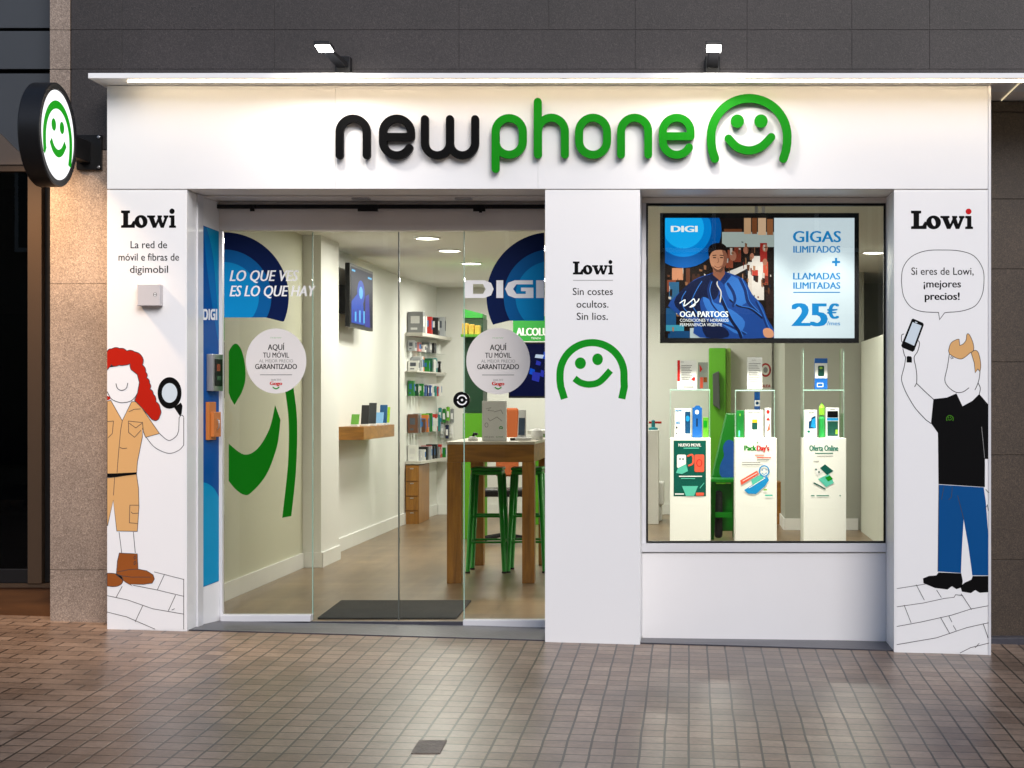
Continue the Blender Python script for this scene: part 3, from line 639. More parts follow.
sh = A([(130.5, 390), (148, 386), (203, 483), (248, 392), (276, 392), (330, 470), (382, 545), (315, 563), (300, 520), (300, 560), (276, 680), (272, 736), (130.5, 738)])
q.poly(sh, TAN); q.stroke(sh, .6, LINE, closed=True)
for l in ([(203, 485), (195, 530), (185, 640), (178, 733)], [(232, 485), (300, 492)], [(232, 485), (234, 540), (262, 563), (292, 530)], [(236, 495), (268, 518), (296, 497)], [(131, 487), (161, 485), (155, 545), (135, 565)], [(192, 612), (205, 617), (225, 615)], [(300, 490), (305, 540), (315, 563)], [(235, 440), (262, 428), (290, 427)]):
    q.stroke(A(l), .55, LINE)
q.poly(A([(130.5, 738), (272, 731), (271, 741), (200, 750), (160, 754), (130.5, 755)]), INK); q.build('shirt', P1)
q = G(YP - .0017)
so = B([(115.5, 76), (160, 72), (241, 57), (250, 120), (252, 200), (245, 305), (157, 303), (142, 172), (118, 280), (115.5, 280)]); q.poly(so, TAN); q.stroke(so, .6, LINE, closed=True)
for l in ([(148, 75), (143, 150)], [(213, 193), (250, 193)], [(213, 193), (211, 268), (246, 271)], [(218, 222), (225, 228), (250, 227)]): q.stroke(B(l), .55, LINE)
q.build('shorts', P1)
q = G(YP - .0017)
for l in ([(167, 308), (178, 395)], [(228, 308), (236, 396)]): q.stroke(B(l), .6, LINE)
q.build('legs', P1)
for bo, ex in ((smooth(B([(115.5, 483), (150, 485), (178, 498), (182, 522), (165, 537), (140, 541), (115.5, 538)]), 3), []), (B([(168, 397), (245, 401), (248, 466), (285, 473), (312, 490), (318, 508), (308, 526), (270, 531), (215, 530), (222, 537), (195, 522), (155, 490), (160, 430)]), [[(158, 478), (210, 468), (247, 466)], [(160, 492), (220, 500), (300, 500)], [(230, 415), (236, 408), (240, 418), (232, 424), (230, 415)], [(230, 438), (236, 431), (240, 441), (232, 447), (230, 438)]])):
    q = G(YP - .002); q.poly(bo, BOOT); q.stroke(bo, .6, LINE, closed=True)
    for l in ex: q.stroke(B(l), .55, LINE)
    q.build('boot', P1)
q = G(YP - .0017)
q.stroke(smooth(A([(318, 563), (360, 612), (425, 640), (475, 625), (498, 600)]), 5) + A([(498, 470)]), .65, LINE); q.stroke(smooth(A([(384, 547), (425, 578), (462, 558), (474, 528)]), 5) + A([(476, 470)]), .65, LINE)
q.stroke(smooth(A([(476, 470), (484, 458), (492, 458), (498, 466)]), 4), .65, LINE); q.build('arm', P1)
q = G(YP - .0021); c = A([(430, 350)])[0]; q.poly(A([(452, 420), (484, 396), (492, 412), (488, 450), (480, 462)]), INK); q.ell(c[0], c[1], 12, 15.8, INK); q.ell(c[0], c[1], 7.7, 9.8, LENS); q.build('magnifying_glass', P1)
q = G(YP - .0017)
for l in ([(318, 478), (443, 510)], [(360, 490), (330, 555)], [(228, 535), (330, 555), (443, 582)], [(180, 540), (154, 587)], [(115.5, 579), (205, 598), (310, 635), (443, 658)], [(408, 577), (378, 643)], [(268, 622), (236, 690)], [(115.5, 649), (200, 670), (320, 722)], [(393, 640), (404, 635)], [(443, 508), (443, 722)]): q.stroke(B(l), .6, LINE)
q.build('floor_lines', P1)
# middle
P2 = thing('pillar_poster', (xw(592, YP), YP - .001, zw(400, YP)), 'middle pillar print with green smiley under Sin costes ocultos text', 'poster')
q = G(YP); q.lowi(572.9, 613.3, 260, 274.5, INK); q.build('brand_lettering', P2)
q = G(YP); q.rect(573, 613, 280, 280.6, GT); q.build('divider_line', P2)
for a in (('Sin costes', 572.8, 612.8, 295), ('ocultos.', 576.5, 608.4, 307.6), ('Sin lios.', 576.8, 607.8, 319.8)): q = G(YP); q.text(*a, 7.1, INK, .004); q.build('lettering', P2)
q = G(YP)
q.stroke([(626 - 4.2, 398.8), (624.3, 387), (624.0, 380)] + arc(592, 374.6, 32, 32, 0, 180, 30) + [(560, 380), (560.8, 387), (564.4, 398.8)][0:], 7.2, GPRINT, caps=False)
q.ell(580.4, 363.2, 5.5, 5.8, GPRINT); q.ell(597.6, 359.3, 5.3, 5.8, GPRINT)
q.stroke(smooth([(574.5, 378.4), (581, 382.8), (590, 384.4), (600, 381.5), (610.5, 370.5)], 6), 6.6, GPRINT, caps=False); q.build('emblem', P2)
# right
P3 = thing('pillar_poster', (xw(940, YP), YP - .001, zw(654, YP)), 'white vinyl on right pillar with blond figure raising a phone below speech bubble', 'poster')
sheet(896, 986.8, 192, 653).build('sheet', P3)
q = G(YP - .0016); q.lowi(911, 973, 208.6, 229, INK, DOTR); q.build('brand_lettering', P3)
for a, k in ((('Si eres de Lowi,', 911.4, 973.6, 274.8), .004), (('¡mejores', 923.7, 960.8, 287.4), .012), (('precios!', 925, 959.4, 299.8), .02)): q = G(YP - .0016); q.text(*a, 7.3, INK, k); q.build('lettering', P3)
q = G(YP - .0016)
bb = smooth([(901.4, 281), (903, 268), (911, 257), (925, 251), (942, 250), (960, 251), (974, 256), (982.5, 268), (984, 281), (982, 295), (975, 306), (962, 311), (948, 312.3)], 4) + [(944.6, 312.8), (939.6, 319.6), (938.5, 312.4)] + smooth([(938, 312.4), (922, 311.5), (911, 307), (903.5, 296), (901.4, 281)], 4)
q.stroke(bb, .7, LINE); q.build('speech_bubble', P3)
A = Zm(880, 310, 6.98); D = Zm(890, 370, 3.34); E = Zm(880, 380, 2.646)
q = G(YP - .0016)
q.stroke(smooth(A([(165, 168), (152, 175), (150, 215), (165, 230)]), 4), SK, LINE)
q.stroke(smooth(A([(160, 270), (170, 315), (178, 335), (168, 400), (150, 478), (168, 545), (200, 610), (250, 690), (322, 768)]), 4) + D([(136, 178)]), SK, LINE)
q.stroke(smooth(A([(268, 215), (276, 235), (262, 290), (238, 332), (250, 400), (257, 460), (255, 512)]), 4) + A([(310, 565), (372, 622)]), SK, LINE)
q.stroke(A([(255, 512), (242, 535)]), SK, LINE); q.build('arm', P3)
q = G(YP - .0018); ph = A([(222, 64), (232, 60), (300, 90), (306, 104), (240, 282), (228, 292), (155, 262), (148, 248)]); q.poly(ph, INK)
q.poly(A([(228, 84), (290, 110), (238, 250), (174, 220)]), LENS); q.poly(A([(246, 80), (262, 86), (258, 92), (244, 87)]), LENS); q.build('phone', P3)
q = G(YP - .0018); q.poly(A([(186, 326), (196, 321), (216, 324), (222, 332), (223, 367), (186, 366)]), INK); q.build('watch', P3)
q = G(YP - .0017)
hr = smooth(A([(478, 285), (487, 248), (502, 224), (535, 206), (552, 204)]), 4) + A([(557, 248)]) + smooth(A([(580, 238), (600, 212), (605, 175), (615, 165), (630, 182), (648, 225), (655, 262), (650, 286), (628, 300), (595, 328), (565, 342), (525, 332), (485, 308)]), 4)
q.poly(hr, TAN); q.stroke(hr, .6, LINE, closed=True)
h2 = smooth(A([(636, 298), (662, 281), (685, 295), (700, 350), (703, 400), (697, 430)]), 4) + A([(683, 412), (664, 438), (658, 370)]); q.poly(h2, TAN); q.stroke(h2, .6, LINE, closed=True); q.build('hair', P3)
q = G(YP - .0016)
q.stroke(smooth(A([(483, 312), (470, 400), (452, 488), (478, 538), (530, 574), (578, 572), (620, 544)]), 4), SK, LINE); q.stroke(A([(490, 330), (500, 326), (512, 336), (495, 340)]), .6, LINE)
q.stroke(smooth(A([(698, 430), (692, 480), (680, 520), (663, 557)]), 4), SK, LINE); q.stroke(smooth(A([(684, 508), (700, 545), (693, 586)]), 4), SK, LINE); q.build('face', P3)
q = G(YP - .0017); q.poly(D([(145, 97), (190, 92), (222, 78), (242, 121), (275, 103), (298, 80), (329, 116), (329, 297), (317, 297), (317, 391), (162, 381), (160, 210), (137, 178)]), mat('black_shirt_print', (.003, .003, .0035), .6, srgb=False, spec=.06))
q.stroke(D([(306, 190), (311, 240), (316, 294)]), .5, GT); c = D([(200, 163)])[0]; q.smiley(c[0], c[1], 3.3, .8, mat('olive_green_print', (60, 120, 20), .5), -15); q.build('shirt', P3)
q = G(YP - .0017); je = D([(163, 383), (313, 392), (320, 440), (329, 560), (329, 686), (275, 686), (262, 590), (246, 498), (240, 600), (237, 678), (160, 673)]); q.poly(je, JEAN)
for l in ([(180, 390), (172, 432)], [(208, 392), (205, 425), (196, 433)], [(226, 420), (235, 455), (246, 498)], [(163, 383), (160, 673)]): q.stroke(D(l), .6, LINE)
q.build('jeans', P3)
for s_ in ([(162, 676), (238, 679), (243, 705), (240, 726), (222, 732), (207, 722), (192, 733), (150, 728), (112, 712), (110, 696), (130, 688), (155, 686)], [(276, 688), (329, 688), (329, 742), (300, 744), (285, 735), (270, 745), (240, 740), (235, 722), (250, 710), (272, 700)]):
    q = G(YP - .0019); q.poly(D(s_), INK); q.build('shoe', P3)
q = G(YP - .0016)
for l in ([(45, 552), (120, 540)], [(96, 542), (117, 582)], [(45, 600), (115, 590), (170, 578), (196, 575)], [(150, 556), (162, 575)], [(64, 596), (82, 642)], [(45, 652), (110, 640), (190, 622), (240, 606), (288, 597)], [(215, 566), (242, 607)], [(160, 628), (184, 670)], [(182, 624), (190, 640)], [(194, 650), (201, 662)], [(45, 700), (150, 682), (230, 655), (288, 642)], [(273, 645), (286, 682)], [(212, 722), (240, 708), (288, 696)], [(196, 575), (200, 568), (218, 570)], [(252, 708), (262, 697)], [(280, 290), (288, 298)], [(278, 342), (284, 330), (287, 345)]): q.stroke(E(l), .6, LINE)
q.build('floor_lines', P3)
# alarm box
AB = thing('alarm_box', (xw(150, 9.96), 9.97, zw(306, 10)), 'small beige alarm box on left white pillar', 'box')
MB().box(xw(137.5, 9.95), xw(160.6, 9.95), 9.94, 9.9983, zw(305.8, 9.95), zw(284.2, 9.95), mat('beige_plastic', (.55, .52, .53), .45, srgb=False)).build('casing', AB, bevel=.004)
q = G(9.94); q.ell(155, 294.5, 1.9, 2.2, GT, 16); q.ell(155, 293.6, .8, .8, CARD, 10); q.ell(155, 295.6, .8, .8, CARD, 10); q.build('badge', AB)
# controls on recess side
def sbox(u0, u1, v0, v1, p_, m, off=0.0):
    a, b_ = sidep(u0, v0, 0), sidep(u1, v0, 0); z1 = EYE + (HY - v0) * a[1] / F; z0 = EYE + (HY - v1) * a[1] / F
    o = .003 + off
    return [(a[0] + o, a[1], z0), (a[0] + o + p_, a[1], z0), (b_[0] + o + p_, b_[1], z0), (b_[0] + o, b_[1], z0), (a[0] + o, a[1], z1), (a[0] + o + p_, a[1], z1), (b_[0] + o + p_, b_[1], z1), (b_[0] + o, b_[1], z1)]
KB = thing('key_box', Vector(sidep(209, 391, .03)), 'steel door control box with dark window on blue recess panel', 'control box')
MB().hexa(sbox(205.8, 215.8, 354, 391, .042, STEEL), STEEL).build('casing', KB, bevel=.003)
m = MB(); m.hexa(sbox(207.2, 214.6, 359, 386, .003, BLACK, .0425), BLACK); m.build('window', KB)
m = MB(); m.hexa(sbox(209, 211.5, 364, 371, .004, BLACK, .046), mat('rust_orange', (130, 60, 30), .5)); m.hexa(sbox(209, 212.5, 376, 380, .004, BLACK, .046), mat('dull_green', (40, 80, 50), .5)); m.build('buttons', KB)
OP = thing('lock_plate', Vector(sidep(209, 440, .02)), 'orange brown lock plate below steel control box', 'lock')
ORW = mat('orange_brown', (190, 110, 48), .4)
MB().hexa(sbox(205, 212, 402, 440, .022, ORW), ORW).build('plate', OP, bevel=.002)
MB().hexa(sbox(206.5, 213.5, 412, 437, .02, ORW, .0225), ORW).build('cover', OP, bevel=.002)
m = MB(); pz = Vector(sidep(210, 424, .05)); m.tube([pz + Vector((0, -.02, .03)), pz + Vector((.012, -.02, .02)), pz + Vector((.012, -.02, -.02)), pz + Vector((0, -.02, -.035))], .004, STEEL, 8); m.build('latch', OP)

# ================================================================== INTERIOR ROOM
def wallseg(pts, z0, z1, m, name, th=.08, side=-1):
    q = MB()
    for (xa, ya), (xb, yb_) in zip(pts[:-1], pts[1:]):
        d = Vector((xb - xa, yb_ - ya)).normalized(); n = Vector((d.y, -d.x)) * side * th
        q.hexa([(xa, ya, z0), (xb, yb_, z0), (xb + n.x, yb_ + n.y, z0), (xa + n.x, ya + n.y, z0), (xa, ya, z1), (xb, yb_, z1), (xb + n.x, yb_ + n.y, z1), (xa + n.x, ya + n.y, z1)], m)
    return q.build(name, kind='structure')
CZ = 2.67; LWP = [(-3.12, 10.62), (-3.11, 15), (-3.10, 18.42), (-2.98, 20.0)]
fm = wood('wood_floor', (112, 92, 70), (140, 116, 88), 1.6, (5, .9, 1), .32)
nt = fm.node_tree; N = nt.nodes; L = nt.links; b = N['Principled BSDF']; br = N.new('ShaderNodeTexBrick'); tc = N.new('ShaderNodeTexCoord'); L.new(tc.outputs['Object'], br.inputs['Vector'])
br.offset = .5; br.inputs['Scale'].default_value = 1; br.inputs['Brick Width'].default_value = 1.2; br.inputs['Row Height'].default_value = .19; br.inputs['Mortar Size'].default_value = .003
br.inputs['Color1'].default_value = (1, 1, 1, 1); br.inputs['Color2'].default_value = (.78, .78, .78, 1); br.inputs['Mortar'].default_value = (.45, .42, .4, 1)
src = b.inputs['Base Color'].links[0].from_socket; mx = N.new('ShaderNodeMix'); mx.data_type = 'RGBA'; mx.blend_type = 'MULTIPLY'; mx.inputs[0].default_value = 1
L.new(src, mx.inputs[6]); L.new(br.outputs['Color'], mx.inputs[7]); L.new(mx.outputs[2], b.inputs['Base Color'])
MB().box(-3.4, 3.3, 11.4, 20.2, -.06, 0, fm).hexa([(-3.4, 10.56, -.1), (3.3, 10.56, -.1), (3.3, 11.4, -.1), (-3.4, 11.4, -.1), (-3.4, 10.56, -.028), (3.3, 10.56, -.028), (3.3, 11.4, 0), (-3.4, 11.4, 0)], fm).build('floor', kind='structure')
MB().box(-3.4, 3.3, 10.66, 20.2, CZ, CZ + .06, INCEIL).build('ceiling', kind='structure')
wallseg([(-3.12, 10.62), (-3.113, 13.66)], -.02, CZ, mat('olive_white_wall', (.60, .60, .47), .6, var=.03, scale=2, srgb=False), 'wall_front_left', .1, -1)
wallseg([(-3.113, 13.662)] + LWP[1:], -.02, CZ, INWALL, 'wall_left', .1, -1)
m = MB(); m.box(-3.2, -2.965, 13.66, 14.35, 0, CZ, INWALL); m.build('wall_pier', kind='structure')
m = MB(); m.box(-3.12, 1.05, 20.0, 20.1, -.02, CZ, INWALL); m.build('wall_back', kind='structure')
m = MB(); m.box(.983, 1.80, 17.6, 19.99, 0, CZ, GREYWALL); m.build('wall_niche', kind='structure')
m = MB(); m.box(1.81, 3.3, 19.3, 19.99, 0, CZ, GREYWALL); m.box(3.2, 3.3, 10.7, 19.29, 0, CZ, GREYWALL); m.box(1.30, 3.3, 10.64, 10.69, 0, CZ, GREYWALL); m.build('wall_right', kind='structure')
m = MB(); m.box(1.75, 1.83, 10.72, 17.4, 0, 1.94, mat('pale_partition', (.55, .57, .50), .6, srgb=False)); m.build('partition', bevel=.003, label='low pale partition panel at right inside the display window', cat='partition')
# skirting
m = MB(); SKB = mat('skirting_white', (.78, .78, .76), .4, srgb=False)
def sk(x0, y0, x1, y1):
    d = Vector((x1 - x0, y1 - y0)).normalized(); n = Vector((d.y, -d.x)) * .015
    m.hexa([(x0, y0, .001), (x0 + n.x, y0 + n.y, .001), (x1 + n.x, y1 + n.y, .001), (x1, y1, .001), (x0, y0, .12), (x0 + n.x, y0 + n.y, .12), (x1 + n.x, y1 + n.y, .12), (x1, y1, .12)], SKB)
sk(-3.119, 10.7, -3.112, 13.64); sk(-3.11, 14.37, -3.11, 15); sk(-3.11, 15, -3.10, 18.42); sk(-3.10, 18.42, -2.98, 19.98); sk(-2.96, 19.999, -1.75, 19.999)
sk(-2.965, 13.645, -2.965, 14.36); sk(-3.1, 13.659, -2.95, 13.659); sk(-1.7, 19.999, .97, 19.999); sk(.983, 17.599, 1.74, 17.599)
m.box(.968, .982, 17.6, 19.98, .001, .12, SKB)
m.build('skirting_board', label='white skirting board along the shop interior walls', cat='skirting board')
# ceiling lights
LE = mat('downlight_glow', (1, .97, .88), em=9, srgb=False, var=.01)
r0 = thing('ceiling_light', (0, 0, CZ), '', 'ceiling light', 'round recessed ceiling lights')
MB().lathe((0, 0, CZ), [(.093, -.001), (.108, -.001), (.108, -.01), (.093, -.013)], mat('white_ring', (.8, .8, .8), .4, srgb=False), 28).build('ring', r0)
MB().lathe((0, 0, CZ), [(.0005, -.008), (.0925, -.008)], LE, 28).build('diffuser', r0)
spots = [(-2.14, 13.85, 'nearest of the three glowing ceiling lights behind the door'), (-2.12, 15.0, 'middle of the three glowing ceiling lights behind the door'), (-2.11, 16.4, 'farthest of the three glowing ceiling lights behind the door'),
         (1.64, 15.2, 'single glowing ceiling light seen right of the window display screen')]
for i, (x, y, lb) in enumerate(spots):
    if i == 0: r0.location = (x, y, CZ); r0['label'] = lb
    else: dup(r0, (x, y, CZ), lb)
for x, y, e in [(-2.14, 13.85, 11.5), (-2.12, 15.0, 12.5), (-2.11, 16.4, 13), (-2.1, 18.6, 17), (1.64, 15.2, 13), (-1.5, 12.3, 3), (-.6, 14.5, 14), (-.4, 18.3, 18), (.3, 15.6, 12)]:
    ld = bpy.data.lights.new('ceiling_lamp', 'AREA'); ld.shape = 'DISK'; ld.size = .5; ld.energy = e * 1.15; ld.color = (1, .97, .92)
    lo = bpy.data.objects.new('ceiling_lamp', ld); scene.collection.objects.link(lo); lo.location = (x, y, CZ - .03)
for x in (-.02, .45, .9):  # unseen fill spots added to brighten the plinths, no fixtures modelled
    ld = bpy.data.lights.new('added_window_fill', 'SPOT'); ld.energy = 115; ld.spot_size = math.radians(80); ld.spot_blend = .7; ld.shadow_soft_size = .06; ld.color = (1, .95, .85)
    lo = bpy.data.objects.new('added_window_fill', ld); scene.collection.objects.link(lo); lo.location = (x, 10.50, 2.556)
    lo.rotation_euler = (Vector((x, 10.5, 2.556)) - Vector((x, 10.86, .6))).to_track_quat('Z', 'Y').to_euler()
# doormat
m = MB(); pts = [(319, 620), (340, 601.5), (470, 604), (457, 622.5)]; MT = mat('mat_grey', (.05, .05, .053), .95, srgb=False, bump=.8, bscale=300, var=.3)
x0, x1 = -2.33, -1.46; m.hexa([(x0, 10.63, -.0257), (x1, 10.63, -.0257), (x1, 11.35, -.0007), (x0, 11.35, -.0007), (x0, 10.63, -.014), (x1, 10.63, -.014), (x1, 11.35, .011), (x0, 11.35, .011)], MT); m.build('doormat', bevel=.004, label='dark grey doormat just inside the glass door', cat='doormat')
# ---- wall TV
TV = thing('wall_screen', (-2.98, 15.27, zw(328, 15)), 'screen with blue display on the left interior wall', 'television')
zt, zb_ = zw(262.5, 14.73), zw(326.5, 14.73)
tf = lambda u, v, d: (-2.945 + d, 14.73 + 1.07 * u, zb_ + (zt - zb_) * (1 - v))
MB().box(-2.99, -2.947, 14.73, 15.80, zb_, zt, BLACK).build('casing', TV, bevel=.004)
MB().box(-3.10, -2.991, 15.0, 15.5, (zt + zb_) / 2 - .15, (zt + zb_) / 2 + .1, BLACK).build('mount', TV)
def em(name, c, s=.8): return mat(name, c, .4, em=s * .6, var=.05)
q = G(fn=tf, lay=0.001); S1, S2, S3, S4 = em('screen_navy', (6, 14, 62), .6), em('screen_blue', (10, 70, 190), .9), em('screen_cyan', (90, 180, 240), 1.), em('screen_violet', (40, 50, 170), .8)
q.rect(.03, .97, .05, .95, S1); q.poly([(.05, .6), (.3, .45), (.55, .6), (.6, .93), (.05, .93)], S2); q.ell(.45, .42, .16, .2, S2, 20); q.ell(.45, .42, .08, .1, S3, 16); q.poly([(.62, .95), (.65, .45), (.8, .4), (.85, .95)], S4)
for k in range(7): q.rect(.1 + k * .09, .16 + k * .09, .72 + .03 * math.sin(k * 2), .9, S3 if k % 2 else S4)
q.rect(.06, .2, .09, .12, S3); q.rect(.75, .92, .12, .15, S3); q.build('display', TV)
# ---- wooden wall shelf with gadgets
zt = 1.11
MB().box(-3.105, -2.86, 14.9, 16.45, .995, zt, WOODL).build('wall_shelf', bevel=.003, label='thick oak shelf on left wall with demo phones on top', cat='shelf')
for (x, y, c, h, nm, lb) in ((-2.96, 15.0, (90, 150, 50), .09, 'gadget_stand', 'green slanted gadget, nearest on the oak wall shelf'), (-2.92, 15.25, (25, 25, 28), .17, 'demo_phone', 'slim black demo phone on oak wall shelf'),
                          (-2.90, 15.5, (45, 50, 55), .19, 'demo_phone', 'taller charcoal demo phone in middle of oak wall shelf'), (-2.90, 15.85, (120, 170, 215), .10, 'demo_phone', 'pale blue demo phone on oak wall shelf'),
                          (-2.89, 16.0, (20, 80, 130), .17, 'demo_phone', 'dark blue demo phone on oak wall shelf'), (-2.90, 16.2, (150, 190, 40), .15, 'demo_phone', 'lime green demo phone at far end of oak wall shelf')):
    t = thing(nm, (x, y, zt), lb, 'phone', 'gadgets on the oak wall shelf')
    MB().hexa([(x - .035, y, zt + .02), (x + .035, y, zt + .02), (x + .035, y + .012, zt + .02), (x - .035, y + .012, zt + .02), (x - .035, y + .05, zt + .02 + h), (x + .035, y + .05, zt + .02 + h), (x + .035, y + .062, zt + .02 + h), (x - .035, y + .062, zt + .02 + h)], mat('gadget_%d_%d_%d' % c, c, .3)).build('phone', t, bevel=.003)
    MB().box(x - .03, x + .03, y - .01, y + .08, zt, zt + .02, CARD).build('stand', t, bevel=.003)
# ---- shelves at back left
def wx(Y):
    for (xa, ya), (xb, yb_) in zip(LWP[:-1], LWP[1:]):
        if ya <= Y <= yb_: return xa + (xb - xa) * (Y - ya) / (yb_ - ya)
shelf_y = [(333, 'top'), (351, 'second'), (371, 'third'), (396, 'fourth'), (433, 'fifth'), (461, 'lowest')]
SHM = mat('shelf_laminate', (.55, .53, .48), .4, srgb=False)
cols = {'white': (225, 225, 222), 'green': (20, 120, 40), 'dark green': (5, 80, 50), 'blue': (30, 70, 140), 'black': (25, 25, 28), 'red': (180, 40, 35), 'orange': (210, 120, 50), 'grey': (130, 132, 135), 'teal': (40, 130, 130), 'brown': (110, 70, 45), 'lime': (110, 180, 40), 'silver': (175, 178, 182), 'navy': (20, 30, 70), 'pink': (205, 130, 130)}
rowspec_ = {0: (.27, ['grey', 'white', 'white', 'red', 'black', 'navy']), 1: (.14, ['silver', 'pink', 'white', 'black']), 2: (.17, ['white', 'silver', 'white', 'orange', 'green', 'white', 'teal', 'dark green']), 3: (.19, ['green', 'dark green', 'lime', 'blue', 'navy', 'white', 'teal', 'red']),
           4: (.25, ['brown', 'grey', 'silver', 'orange', 'lime', 'dark green', 'white', 'red']), 5: (.19, ['white', 'silver', 'black', 'white', 'red', 'black', 'grey', 'green'])}
ords = ['nearest', 'second', 'third', 'fourth', 'fifth', 'sixth', 'seventh', 'eighth', 'ninth', 'tenth', 'eleventh', 'twelfth']
rowspec = {0: (.26, ['grey', 'white', 'white', 'red', 'black', 'navy', 'silver']), 1: (.13, ['silver', 'pink', 'white', 'grey', 'black', 'white']), 2: (.17, ['white', 'silver', 'white', 'orange', 'green', 'dark green', 'white', 'teal', 'dark green', 'black']),
           3: (.17, ['green', 'dark green', 'lime', 'green', 'blue', 'navy', 'blue', 'white', 'teal', 'red', 'white']), 4: (.22, ['brown', 'grey', 'silver', 'brown', 'orange', 'lime', 'dark green', 'green', 'white', 'red', 'teal']), 5: (.18, ['white', 'silver', 'white', 'black', 'silver', 'red', 'black', 'black', 'grey', 'red', 'green'])}
for k, (py, nm) in enumerate(shelf_y):
    z = zw(py, 18.6); a, b_ = 18.46, 20.0 - .04; xa, xb = wx(18.5), wx(19.9); w = (.19, .11, .13, .11, .12, .17)[k]; th = (.035, .008, .015, .008, .008, .03)[k]
    if k != 4:
        mm_ = SHM if k in (0, 2, 5) else ACRYL
    else: mm_ = ACRYL
    q = MB().hexa([(xa + .004, a, z - th), (xa + w, a, z - th), (xb + w, b_, z - th), (xb + .004, b_, z - th), (xa + .004, a, z), (xa + w, a, z), (xb + w, b_, z), (xb + .004, b_, z)], mm_)
    q.build('wall_shelf', label='%s accessory shelf in the stack at back left wall' % nm, cat='shelf', group='accessory shelves on the back left wall')
    hh, cl = rowspec[k]; n = len(cl); random.seed(k + 20)
    if k in (3, 4, 5): z -= .0
    for j, cn in enumerate(cl):
        Y = 18.53 + j * (1.35 / n) + random.random() * .02; x = wx(Y); h = hh * (.62 + .38 * random.random()); d = (1.35 / n) * (.4 + .35 * random.random()); wd = w * (.55 + .35 * random.random())
        o = MB().box(x + .012, x + .012 + wd, Y, Y + d, z + .001, z + h, mat('pack_' + cn.replace(' ', '_'), cols[cn], .4))
        pr = random.choice([mat('pack_print', (90, 95, 105), .5), mat('pack_print_white', (215, 215, 215), .5), mat('pack_print_blue', (50, 110, 170), .5)])
        o.box(x + .018 + wd * .15, x + wd * .85, Y - .002, Y - .0005, z + h * .45, z + h * .8, pr); o.box(x + .018 + wd * .15, x + wd * .7, Y - .002, Y - .0005, z + h * .15, z + h * .25, pr)
        o.box(x + .0125 + wd, x + .014 + wd, Y + d * .15, Y + d * .85, z + h * .3, z + h * .8, pr)
        o.build('accessory_box', bevel=.002, label='%s accessory pack, %s from the door on %s shelf of back left wall' % (cn, ords[min(j, 7)] if j < n - 1 else 'farthest', nm), cat='box', group='accessory packs on the back left wall shelves')
# drawer cabinet below
CB = thing('drawer_cabinet', (-2.98, 18.8, 0), 'low oak drawer cabinet below the accessory shelves', 'cabinet')
xa = wx(18.5)
MB().box(xa + .004, xa + .15, 18.46, 19.2, .001, zw(465, 18.6), WOODM).build('carcass', CB, bevel=.003)
zt = zw(467, 18.5)
for k in range(4):
    z1 = zt - k * .16; z0 = z1 - .15
    dr = MB().box(xa + .012, xa + .142, 18.44, 18.459, z0, z1, WOODM).build('drawer', CB, bevel=.003)
    MB().box(xa + .06, xa + .095, 18.425, 18.4395, z1 - .02, z1 - .01, STEEL).build('handle', dr)
for j, (cn, px, py) in enumerate((('teal', 440, 408), ('green', 444, 409), ('lime', 448, 407), ('grey', 452, 409), ('silver', 442, 424), ('navy', 447, 425), ('white', 451.5, 424))):
    Y = 19.93; x = xw(px, Y); z = zw(py, Y); t = thing('hanging_pack', (x, Y, z - .16), '%s blister pack hanging on the rear wall right of the shelves, %s row' % (cn, 'upper' if j < 4 else 'lower'), 'package', 'blister packs hanging on the rear wall')
    MB().box(x - .02, x + .02, Y, Y + .02, z - .16, z, mat('pack_' + cn, cols[cn], .4)).build('packet', t, bevel=.002)
    MB().box(x - .013, x + .013, Y - .012, Y - .001, z - .12, z - .05, CARD).build('blister', t)
    MB().tube([(x, Y - .05, z + .005), (x, 19.998, z + .005)], .004, STEEL, 6).build('hook', t)
# ---- tall green display unit
DU = thing('display_unit', (xw(474, 16.5), 16.6, 0), 'tall dark green display tower with yellow packs behind glass door', 'display stand')
DG = mat('deep_green_laminate', (12, 62, 36), .4); LG = mat('lime_panel', (88, 165, 22), .45)
ya = 16.5
MB().box(xw(463.5, ya), xw(483, ya), ya, ya + .35, zw(413, ya), zw(318, ya), DG).build('cabinet', DU, bevel=.004)
m = MB(); xa, xb = xw(463.5, ya), xw(483, ya)
m.hexa([(xa, ya - .02, zw(318, ya)), (xb, ya - .02, zw(318, ya)), (xb, ya + .3, zw(318, ya)), (xa, ya + .3, zw(318, ya)), (xa, ya - .02, zw(309, ya)), (xb, ya - .02, zw(314, ya)), (xb, ya + .3, zw(314, ya)), (xa, ya + .3, zw(309, ya))], mat('mid_green_panel', (30, 130, 40), .4)); m.build('header', DU)
MB().box(xa, xb + .02, ya - .2, ya - .002, zw(337.5, ya), zw(335, ya), LG).build('shelf', DU)
MB().box(xa, xb, ya - .05, ya + .35, .001, zw(413.3, ya), LG).build('base', DU)
for i in range(3):
    m = MB().box(xa + .005 + i * .06, xa + .055 + i * .06, ya - .13, ya - .03, zw(335, ya) + .001, zw(324, ya) - .01 * i, mat('yellow_pack', (205, 165, 60), .45)); m.build('product_box', bevel=.002, label='%s yellow pack on green display tower shelf' % ('leftmost', 'middle', 'rightmost')[i], cat='box', group='yellow packs on the green display tower')
